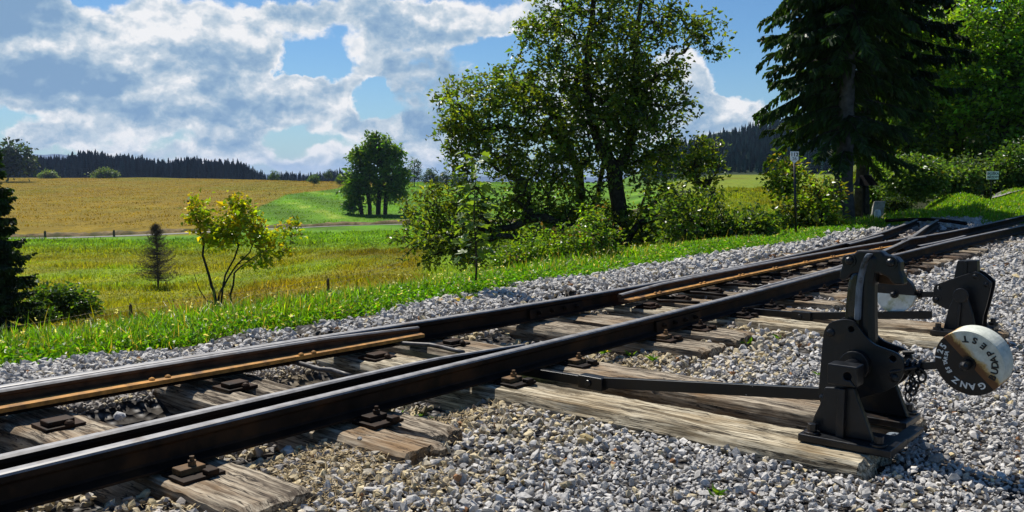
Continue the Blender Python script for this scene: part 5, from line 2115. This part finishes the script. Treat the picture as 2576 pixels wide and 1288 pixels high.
YS = 14.6
pb = at(2118, 566, YS)
pb.z = hz(pb.x, pb.y) - .02
spruce('spruce_tree', 'tall dark spruce with bare grey lower trunk at the end of the track', pb, 9.5, 1.45,
       lambda u: 1.5 * (1 - u) ** .62 * (.80 + .2 * min(1, u * 9)) + .08, 68, 7, 12, (.036, .068, .017), 201, .15, .27, .026, droop=.62, prune=3.2)
p2 = at(2165, 560, 17.5)
p2.z = hz(p2.x, p2.y)
spruce('spruce_tree', 'second spruce with thin dark trunk close behind the tall spruce', p2, 10.5, 2.4, lambda u: 2.0 * (1 - u) ** .75 + .08, 42, 6, 9, (.018, .036, .012), 202, .13, .34, .042, bark='bark')
pl = at(-22, 815, 19.5)
pl.z = hz(pl.x, pl.y) - .1
spruce('spruce_tree', 'young dense dark spruce cut off at the picture edge beside the meadow', pl, 5.3, .05, lambda u: 1.12 * (1 - u) ** .8 + .04, 42, 9, 9, (.026, .054, .016), 203, .06, .2, .03, droop=.3)
p3 = at(2365, 120, 33)
p3.z = hz(p3.x, p3.y)
spruce('spruce_tree', 'spruce top rising behind the leafy wood at the upper right', p3, 16.5, 4, lambda u: 2.4 * (1 - u) ** .8 + .1, 30, 7, 6, (.018, .032, .014), 204, .2, .45, .07)


def dead_larch():
    r = np.random.default_rng(210)
    Y = 41.0
    b = at(398, 722, Y)
    b.z = hz(b.x, b.y)
    H = 3.0
    root = thing('dead_conifer', b, 'bare brown young conifer with upcurved twigs standing alone in the meadow', 'tree')
    m = MB((0, 0, 0))
    m.tube([(0, 0, -.1), (.01, 0, H * .3), (0, .01, H * .65), (0, 0, H)], [.055, .04, .022, .006], 8)
    m.build('trunk', 'twig_dead', root, smooth=True)
    A, B, RA, RB = [], [], [], []
    for k in range(260):
        u = r.uniform(0, 1) ** 1.1
        z = .42 + (H - .5) * u
        R = 1.15 * (1 - u) ** .75 * r.uniform(.7, 1.1) + .05
        a = r.uniform(0, 6.28)
        pr = np.array([0, 0, z])
        for j in range(1, 6):
            q = j / 5
            p = np.array([math.cos(a) * R * q, math.sin(a) * R * q, z + R * (-.35 * q + .62 * q * q)])
            A.append(pr); B.append(p); RA.append(.011 * (1.1 - q)); RB.append(.011 * (1 - q) + .002)
            for _ in range(6):
                e = pr * .5 + p * .5
                dv = (p - pr) / np.linalg.norm(p - pr) * .5 + r.normal(size=3) * .5 + np.array([0, 0, .3])
                dv /= np.linalg.norm(dv)
                A.append(e); B.append(e + dv * r.uniform(.08, .2)); RA.append(.0042); RB.append(.002)
            pr = p
    V, q = tubes_np(np.array(A), np.array(B), np.array(RA), np.array(RB), 3)
    np_mesh('crown', V, [q], 'twig_dead', None, root)


dead_larch()

far_tree(155, 715, 812, 190, 21.5, 'low green bush beside the young spruce at the meadow edge', 301, (.055, .105, .014), 60, None, 'shrub', 'bush', 14)
far_tree(95, 760, 825, 110, 20.5, 'small rough bush under the young spruce branches', 302, (.05, .10, .014), 40, None, 'shrub', 'bush', 14)


# far spruce woods: masses of trees
def wood(name, label, xs, ytop_fn, Yfn, n, col, seed, hfn):
    r = np.random.default_rng(seed)
    Vs, Ts, Cs, b = [], [], [], 0
    for k in range(n):
        u = r.uniform()
        px = xs[0] + (xs[1] - xs[0]) * u
        row = r.uniform()
        Y = Yfn(px, row)
        top = at(px, ytop_fn(px, row) + r.normal(0, 3.2) - abs(r.normal(0, 2.5)), Y)
        g = hz(top.x, top.y) - 1.0
        H = max(top.z - g, 4)
        R = H * r.uniform(.17, .27)
        lay, sd = 10, 6
        V = []
        for i in range(lay):
            f = i / lay
            z0 = H * (.10 + .9 * f)
            z1 = H * (.10 + .9 * min(1, f + 1.5 / lay))
            rr = R * (1 - f) ** .85
            tip = [top.x, top.y, g + z1]
            V.append(tip)
            a0 = r.uniform(0, 6.28)
            for j in range(sd * 2):
                a = a0 + math.pi * j / sd
                q = rr * (1.0 if j % 2 == 0 else .55) * r.uniform(.8, 1.2)
                V.append([top.x + math.cos(a) * q, top.y + math.sin(a) * q, g + z0 - (.05 * H / lay if j % 2 == 0 else -.25 * H / lay)])
            s0 = b + i * (2 * sd + 1)
            for j in range(2 * sd):
                Ts.append((s0, s0 + 1 + j, s0 + 1 + (j + 1) % (2 * sd)))
        Vs += V
        b += len(V)
        cc = np.array(col) * math.exp(r.normal(0, .22))
        Cs += [cc] * len(V)
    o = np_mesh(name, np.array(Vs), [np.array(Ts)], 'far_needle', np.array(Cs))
    put(o, label, 'forest', kind='stuff')


def left_top(px, row):
    y = np.interp(px, [-60, 60, 100, 230, 330, 420, 520, 620, 660, 700, 760, 860, 900], [402, 400, 398, 390, 395, 405, 406, 418, 432, 440, 442, 440, 442])
    return y - 5 + 14 * (1 - row) + 4 * math.sin(px * .05) + 3 * math.sin(px * .021)


wood('spruce_forest', 'long dark spruce wood along the crest of the golden field', (-80, 900), left_top, lambda px, row: 440 + 130 * row + 60 * (px > 640), 1700, (.008, .026, .034), 401, None)  # blue of the distant haze is put into the needle colour


def right_top(px, row):
    y = np.interp(px, [1640, 1700, 1760, 1830, 1900, 1960, 2050, 2330], [375, 352, 340, 322, 306, 290, 280, 270])
    return y + (1 - row) * np.interp(px, [1640, 1760, 1960], [50, 78, 110])


wood('spruce_forest', 'steep spruce wooded hillside seen between the big tree and the tall spruce', (1620, 2330), right_top, lambda px, row: 250 + 200 * row, 2100, (.010, .036, .034), 402, None)  # needle colour carries part of the haze blue here too
pe = at(1140, 418, 260)


def far_spruce(px, ytop, Y, lb, seed):
    p = at(px, ytop, Y)
    g = hz(p.x, p.y)
    H = p.z - g
    spruce('spruce_tree', lb, Vector((p.x, p.y, g)), H, H * .1, lambda u: H * .2 * (1 - u) ** .8, 16, 6, 3, (.014, .03, .018), seed, H * .012, H * .10, H * .02, group='far single spruces')


far_spruce(1141, 418, 255, 'small dark spruce sticking up from the far tree row left of the big tree', 411)

# blue far hill
def far_hill():
    x = np.linspace(-3600, 1200, 160)
    Vs = []
    for xx in x:
        yy = 4200 + 200 * math.sin(xx * .001)
        px = 1288 + xx / yy * F_PX
        yt = np.interp(px, [-400, 40, 150, 300, 600, 700, 780, 1100], [378, 386, 388, 402, 436, 440, 441, 445]) + 1.5 * math.sin(xx * .02) + 1.0 * math.sin(xx * .053)
        p = at(px, float(yt), yy)
        Vs.append((xx, yy - 500, -160)); Vs.append((xx, yy, p.z)); Vs.append((xx, yy + 700, -160))
    q = []
    for i in range(len(x) - 1):
        for k in range(2):
            q.append((3 * i + k, 3 * i + 3 + k, 3 * i + 4 + k, 3 * i + 1 + k))
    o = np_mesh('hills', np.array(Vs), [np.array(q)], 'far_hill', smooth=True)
    put(o, 'blue wooded hills on the horizon', 'hill', kind='structure')


far_hill()

# ------------------------------------------------------------------ wood on the right
FOREST = [
    # name label  trunk px, ybase, Y, lobes(px,py,rx,ry,n), leafcol, seed
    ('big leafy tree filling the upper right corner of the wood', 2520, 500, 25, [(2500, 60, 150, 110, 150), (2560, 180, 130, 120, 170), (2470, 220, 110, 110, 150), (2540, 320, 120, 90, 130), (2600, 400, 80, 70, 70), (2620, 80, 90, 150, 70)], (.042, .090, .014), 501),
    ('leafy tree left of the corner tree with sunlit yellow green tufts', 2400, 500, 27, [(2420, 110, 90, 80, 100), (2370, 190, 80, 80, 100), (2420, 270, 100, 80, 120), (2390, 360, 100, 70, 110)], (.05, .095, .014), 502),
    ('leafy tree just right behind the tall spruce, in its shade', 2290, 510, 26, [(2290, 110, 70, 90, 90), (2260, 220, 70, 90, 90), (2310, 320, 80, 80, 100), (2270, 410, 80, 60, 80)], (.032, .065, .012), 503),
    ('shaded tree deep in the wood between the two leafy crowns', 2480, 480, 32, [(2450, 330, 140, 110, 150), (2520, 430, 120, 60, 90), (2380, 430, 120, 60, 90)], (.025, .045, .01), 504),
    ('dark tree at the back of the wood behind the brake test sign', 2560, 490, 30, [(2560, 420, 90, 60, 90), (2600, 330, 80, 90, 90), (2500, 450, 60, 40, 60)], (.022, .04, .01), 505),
    ('tall thin-leaved tree behind the gap beside the tall spruce', 2235, 520, 30, [(2230, 60, 80, 100, 70), (2250, 180, 80, 90, 80), (2230, 320, 90, 80, 90), (2250, 430, 90, 60, 70)], (.03, .055, .012), 506),
]
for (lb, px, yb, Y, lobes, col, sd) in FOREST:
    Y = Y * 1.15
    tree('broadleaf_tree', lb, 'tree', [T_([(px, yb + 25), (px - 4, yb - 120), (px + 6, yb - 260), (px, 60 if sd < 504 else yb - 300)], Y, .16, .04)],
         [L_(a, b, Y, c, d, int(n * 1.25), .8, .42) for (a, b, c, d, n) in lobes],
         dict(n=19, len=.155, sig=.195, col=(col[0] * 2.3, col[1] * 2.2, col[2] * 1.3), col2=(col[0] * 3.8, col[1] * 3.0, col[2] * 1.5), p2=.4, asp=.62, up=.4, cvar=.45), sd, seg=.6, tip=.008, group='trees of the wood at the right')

tree('small_tree', 'small round-crowned tree with short trunk on the lawn before the wood', 'tree',
     [T_([(2283, 530), (2285, 500), (2290, 460), (2300, 430)], 20.5, .055, .02)],
     [L_(2290, 440, 20.5, 55, 42, 110), L_(2250, 465, 20.5, 40, 35, 70), L_(2335, 450, 20.5, 50, 40, 90), L_(2295, 480, 20.5, 60, 22, 60)],
     dict(n=22, len=.09, sig=.13, col=(.065, .125, .03), col2=(.12, .19, .05), p2=.35, asp=.6, cvar=.2), 510, seg=.35, tip=.006)
for (px, py, rx, ry, Y, lb, col, sd) in ((2400, 450, 75, 55, 23, 'bright leafy shrub at the wood edge right of the small tree', (.06, .115, .03), 511),
                                  (2480, 440, 80, 55, 24, 'greyish shrub in half shade left of the brake test sign', (.045, .08, .028), 512),
                                  (2570, 410, 60, 90, 23.5, 'light green shrub at the right picture edge behind the sign', (.055, .115, .022), 513),
                                  (2210, 480, 40, 45, 22, 'shrub behind the stone block under the spruces', (.045, .09, .02), 514),
                                  (2560, 480, 90, 26, 25, 'low dark undergrowth shrub beside the road behind the sign', (.02, .035, .01), 515),
                                  (2470, 485, 80, 22, 25.5, 'low dark undergrowth shrub at the foot of the wood', (.02, .036, .01), 516),
                                  (2255, 520, 22, 18, 18.5, 'little dark conifer bush beside the stone block', (.02, .04, .012), 517)):
    k = Y / F_PX
    c = at(px, py + ry, Y)
    c.z = min(c.z, hz(c.x, c.y) + .05)
    tree('leafy_shrub', lb, 'shrub', [([tuple(c), tuple(at(px, py, Y))], .03, .01, False), ([tuple(c + Vector((rx * k * .2, 0, 0))), tuple(at(px + rx * .5, py, Y))], .02, .008, False)],
         [L_(px - rx * .4, py, Y, rx * .6, ry * .85, 75, .8, .5), L_(px + rx * .4, py, Y, rx * .6, ry * .9, 75, .8, .5), L_(px, py + ry * .5, Y, rx * .9, ry * .5, 60, .8, .5)],
         dict(n=20, len=.09 * (.6 if ry < 25 else 1), sig=.14 * (.55 if ry < 25 else 1), col=col, col2=(col[0] * 1.8, col[1] * 1.5, col[2] * 1.3), p2=.2, asp=.6, cvar=.3), sd, seg=.3, tip=.006, group='shrubs at the edge of the wood')

# ------------------------------------------------------------------ path, bank, posts


def field_path():
    n = 160
    u = np.linspace(-.66, .16, n)
    Y = np.interp(u, [-.66, -.52, -.44, -.35, -.24, -.11, .02, .16], [99.5, 100.5, 103, 106, 110.5, 117, 121, 124])
    V, q = [], []
    for i in range(n):
        for w in (-.65, .65):
            y = Y[i] + w
            x = u[i] * y
            V.append((x, y, hz(x, y) + .03))
    for i in range(n - 1):
        q.append((2 * i, 2 * i + 2, 2 * i + 3, 2 * i + 1))
    o = np_mesh('path', np.array(V), [np.array(q)], 'path_gravel')
    put(o, 'narrow pale gravel lane between the two fields', 'path', kind='structure')
    V, q = [], []
    r = np.random.default_rng(3)
    for i in range(n):
        for (w, h) in ((1.35, .02), (1.7, .28 + .1 * math.sin(i * .9)), (2.6, .35 + .1 * math.sin(i * .5)), (3.4, .0)):
            y = Y[i] + w
            x = u[i] * y
            V.append((x, y, hz(x, y) + h + r.normal(0, .05) - .02))
    for i in range(n - 1):
        for k in range(3):
            q.append((4 * i + k, 4 * i + 4 + k, 4 * i + 5 + k, 4 * i + 1 + k))
    o = np_mesh('field_bank', np.array(V), [np.array(q)], 'dirt_bank', smooth=True)
    put(o, 'low brown earth bank along the far side of the lane', 'ground', kind='structure')


field_path()


def post(px, py_top, py_bot, Y, label, w=.05, group='wooden fence posts'):
    a, b = at(px, py_bot, Y), at(px, py_top, Y)
    root = thing('fence_post', a, label, 'fence post', group)
    h = b.z - a.z
    m = MB((0, 0, 0))
    g = hz(a.x, a.y) - a.z - .1
    m.tube([(0, 0, min(g, -.05)), (0, 0, h * .9), (w * .1, 0, h)], [w, w * .95, w * .75], 8)
    m.build('post', 'post_wood', root)
    return root, b


post(114, 580, 604, 99, 'leftmost fence post beside the gravel lane', .13)
post(287, 578, 598, 102.5, 'fence post beside the gravel lane nearer the bare conifer', .13)
_, w1 = post(330, 764, 812, 8.6, 'short stake with wire in the grass left of the yellow young tree', .017)
_, w2 = post(826, 700, 745, 9.3, 'short stake in the grass right of the yellow young tree', .017)
wr = thing('fence_wire', w1, 'thin fence wires strung through the stake at the verge', 'fence wire')
for dz in (-.012, -.06):
    m = MB(tuple(w1))
    a = at(-120, 838, 7.6)
    for (p, q) in ((a, w1), (w1, w2), (w2, at(1010, 655, 10.4))):
        P = [p.lerp(q, u) + Vector((0, 0, dz - .02 * math.sin(math.pi * u))) for u in np.linspace(0, 1, 9)]
        m.tube(P, .0016, 4)
    m.build('wire', 'wire', wr)

# ------------------------------------------------------------------ signs, stone, post box


def shield_sign():
    b = at(2003, 606, 11.4)
    b.z = hz(b.x, b.y)
    top = at(1998, 381, 11.4)
    k = 11.4 / F_PX
    root = thing('milestone_sign', b, 'white pointed milestone plate reading 112 over 26 on a black post', 'sign')
    m = MB(tuple(b))
    pt = at(1998.5, 408, 11.43)
    m.tube([Vector((b.x, b.y, b.z - .1)), Vector((pt.x, pt.y + .004, pt.z))], .0155, 10)
    m.build('post', 'black_paint', root, smooth=True)
    c = at(1998.5, 399, 11.41)
    w, h = 10.3 * k, 0
    z_t, z_s, z_p = top.z, at(1998, 402, 11.41).z, at(1998, 411, 11.41).z
    pl = [(-w, z_t - b.z), (w, z_t - b.z), (w, z_s - b.z), (0, z_p - b.z), (-w, z_s - b.z)]
    V = [(c.x - b.x + x, c.y - b.y, z) for x, z in pl] + [(c.x - b.x + x, c.y - b.y + .006, z) for x, z in pl]
    me = bpy.data.meshes.new('plate')
    me.from_pydata(V, [], [(4, 3, 2, 1, 0)[::-1], (5, 6, 7, 8, 9)[::-1]] + [(i, 5 + i, 5 + (i + 1) % 5, (i + 1) % 5) for i in range(5)])
    bm = bmesh.new(); bm.from_mesh(me); bmesh.ops.recalc_face_normals(bm, faces=bm.faces); bm.to_mesh(me); bm.free()
    pla = link_mesh('plate', me, 'white_sign', root)
    for (tx, py, mat, sz) in (('112', 389, 'sign_ink', 13.0), ('26', 399.5, 'grey_ink', 11.5)):
        tm = text_mesh(tx, sz * k, .0008)
        q = at(1998.5, py, 11.41)
        o = link_mesh('lettering', tm, mat, pla)
        o.location = (q.x - b.x, q.y - b.y - .0022, q.z - b.z)
        o.rotation_euler = (math.pi / 2, 0, 0)


shield_sign()


def brake_sign():
    Y = 19.0
    b = at(2491, 532, Y)
    b.z = hz(b.x, b.y)
    k = Y / F_PX
    root = thing('brake_sign', b, 'small white board reading SKÚŠKA BŔZDY! on a thin dark post', 'sign')
    c = at(2497, 441, Y)
    m = MB(tuple(b))
    m.tube([Vector((b.x, b.y, b.z - .1)), Vector((c.x - 3 * k, c.y + .012, c.z))], .014, 8)
    m.build('post', 'black_paint', root)
    m = MB((0, 0, 0))
    x, y, z = c - b
    m.box((x - 15 * k, y - .012, z - 10 * k), (x + 15 * k, y - .002, z + 10 * k))
    pl = m.build('board', 'white_sign', root, .001)
    for (tx, py) in (('SKÚŠKA', 437), ('BŔZDY!', 446)):
        tm = text_mesh(tx, 8.2 * k, .0008)
        q = at(2497, py, Y) - b
        o = link_mesh('lettering', tm, 'sign_ink', pl)
        o.location = (q.x, y - .0145, q.z)
        o.rotation_euler = (math.pi / 2, 0, 0)


brake_sign()


def roofed_post():
    Y = 15.6
    b = at(2172, 556, Y)
    b.z = hz(b.x, b.y)
    k = Y / F_PX
    root = thing('roofed_post', b, 'dark little gabled roof on a slim post beside the spruce trunk', 'bird feeder')
    e = at(2177, 467, Y) - b
    m = MB((0, 0, 0))
    m.tube([(0, 0, -.1), (e.x - 3 * k, e.y, e.z + 4 * k)], .028, 8)
    m.build('post', 'dark_roof', root)
    m = MB((0, 0, 0))
    w, h, tw, dp = 24 * k, 26 * k, 14 * k, .16
    V = [(e.x - w, e.y - dp, e.z), (e.x + w, e.y - dp, e.z), (e.x + w, e.y + dp, e.z), (e.x - w, e.y + dp, e.z),
         (e.x - tw, e.y - .01, e.z + h), (e.x + tw, e.y - .01, e.z + h), (e.x + tw, e.y + .01, e.z + h), (e.x - tw, e.y + .01, e.z + h)]
    m.add(V, [(0, 3, 2, 1), (4, 5, 6, 7), (0, 1, 5, 4), (1, 2, 6, 5), (2, 3, 7, 6), (3, 0, 4, 7)])
    m.build('roof', 'dark_roof', root, .004)
    m = MB((0, 0, 0))
    m.box((e.x - w * .7, e.y - dp * .8, e.z - 5 * k), (e.x + w * .6, e.y + dp * .8, e.z - 3 * k))
    m.build('tray', 'dark_roof', root)


roofed_post()


def stone_block():
    Y = 15.8
    b = at(2203, 556, Y)
    b.z = hz(b.x, b.y)
    k = Y / F_PX
    root = thing('stone_block', b, 'grey rough stone slab leaning by the end of the track', 'stone slab')
    pts = [(2188, 556), (2193, 523), (2198, 507), (2225, 506), (2219, 540), (2214, 556)]
    m = MB((0, 0, 0))
    pl = [at(x, y, Y) - b for x, y in pts]
    V = [(p.x, -.05, p.z) for p in pl] + [(p.x + .06, .14, p.z) for p in pl]
    V[0] = (V[0][0], V[0][1], -.1); V[5] = (V[5][0], V[5][1], -.1)
    n = len(pl)
    m.add(V, [tuple(range(n)), tuple(range(2 * n - 1, n - 1, -1))] + [(i, n + i, n + (i + 1) % n, (i + 1) % n) for i in range(n)])
    m.build('slab', 'stone_slab', root, .012)
    c = at(2207, 556, Y - .9)
    c.z = hz(c.x, c.y)
    r2 = thing('marker_stone', c, 'small whitewashed marker stone before the grey slab', 'marker stone')
    m = MB((0, 0, 0))
    m.tube([(0, 0, -.08), (0, 0, .15), (0, 0, .18)], [.06, .052, .035], 8)
    m.build('stone', 'white_paint_old', r2)


stone_block()

# gravel road behind the lawn at the far right


def road():
    V, q = [], []
    n = 30
    for i in range(n):
        az = math.radians(28.2 + i * .45)
        for rr in (24.0, 26.5):
            rr2 = rr - .25 * i * .3
            x, y = rr2 * math.sin(az), rr2 * math.cos(az)
            V.append((x, y, hz(x, y) + .05))
    for i in range(n - 1):
        q.append((2 * i, 2 * i + 2, 2 * i + 3, 2 * i + 1))
    o = np_mesh('road', np.array(V), [np.array(q)], 'path_gravel')
    put(o, 'pale gravel road at the foot of the wood', 'road', kind='structure')


road()

# weeds growing in the gravel


def weed(px, py, lb, n, L, seed, z=.02, col=(.09, .19, .015)):
    r = np.random.default_rng(seed)
    s_, t_ = stp(px, py, z)
    p = ST(s_, t_, z - .005)
    a = r.uniform(0, 6.28, n)
    C = np.zeros((n, 3)) + r.normal(0, L * .12, (n, 3)) * np.array([1, 1, 0])
    dirs = np.stack([np.cos(a), np.sin(a), r.uniform(.3, 1.6, n)], 1)
    V, tr = leaf_cards(C, L * np.exp(r.normal(0, .25, n)), .3, r, .5, .1, dirs * 1.6)
    V[:, 2] = np.maximum(V[:, 2], .0)
    o = np_mesh('weed', V, [tr], 'grass_blade', np.repeat(grass_tint(n, r, col, .2, .08), 4, axis=0))
    o.location = p
    put(o, lb, 'weed', 'weeds in the gravel')


weed(1808, 1243, 'flat leafy weed in the gravel low in the view below the long pale sleeper', 9, .032, 1)
weed(1520, 885, 'tuft of green weed by the near rail joint, left of the sleeper pair', 14, .045, 2)
weed(1583, 893, 'thin green sprig right beside the tuft at the near rail joint', 9, .035, 3)
weed(1640, 905, 'pale green tuft in the gravel before the two short sleeper ends', 12, .035, 4)
weed(1882, 862, 'single upright green sprout at the cracked sleeper end', 6, .05, 5)
weed(1960, 850, 'small green sprout in the gravel right of the cracked sleeper end', 8, .03, 6)
weed(2060, 940, 'tiny green weed in open gravel left of the lettered stand', 8, .03, 7)
weed(1165, 755, 'green weed tuft in the stones between the verge and far rail', 12, .06, 8, .05)
weed(1195, 745, 'second weed tuft in the stones just right of its twin before the far rail', 9, .05, 9, .05)
weed(2260, 655, 'yellowish weed in gravel behind the half white disc', 9, .05, 10, .0, (.2, .2, .02))


# ------------------------------------------------------------------ the air
def air():
    m = bpy.data.materials.new('air')
    m.use_nodes = True
    w = NT(m.node_tree)
    v = w.n('ShaderNodeVolumePrincipled', i={'Color': (.50, .68, 1.0, 1), 'Density': 1.05e-4, 'Anisotropy': .2})
    w.n('ShaderNodeOutputMaterial', i={'Volume': v.outputs[0]})
    m.cycles.homogeneous_volume = True
    MATS['air'] = m
    b = MB((0, 0, 0))
    b.box((-9600, -9400, -170), (9600, 9600, 60))
    o = b.build('haze', 'air')
    put(o, 'thin blue summer haze over the valley', 'haze', kind='stuff')


air()
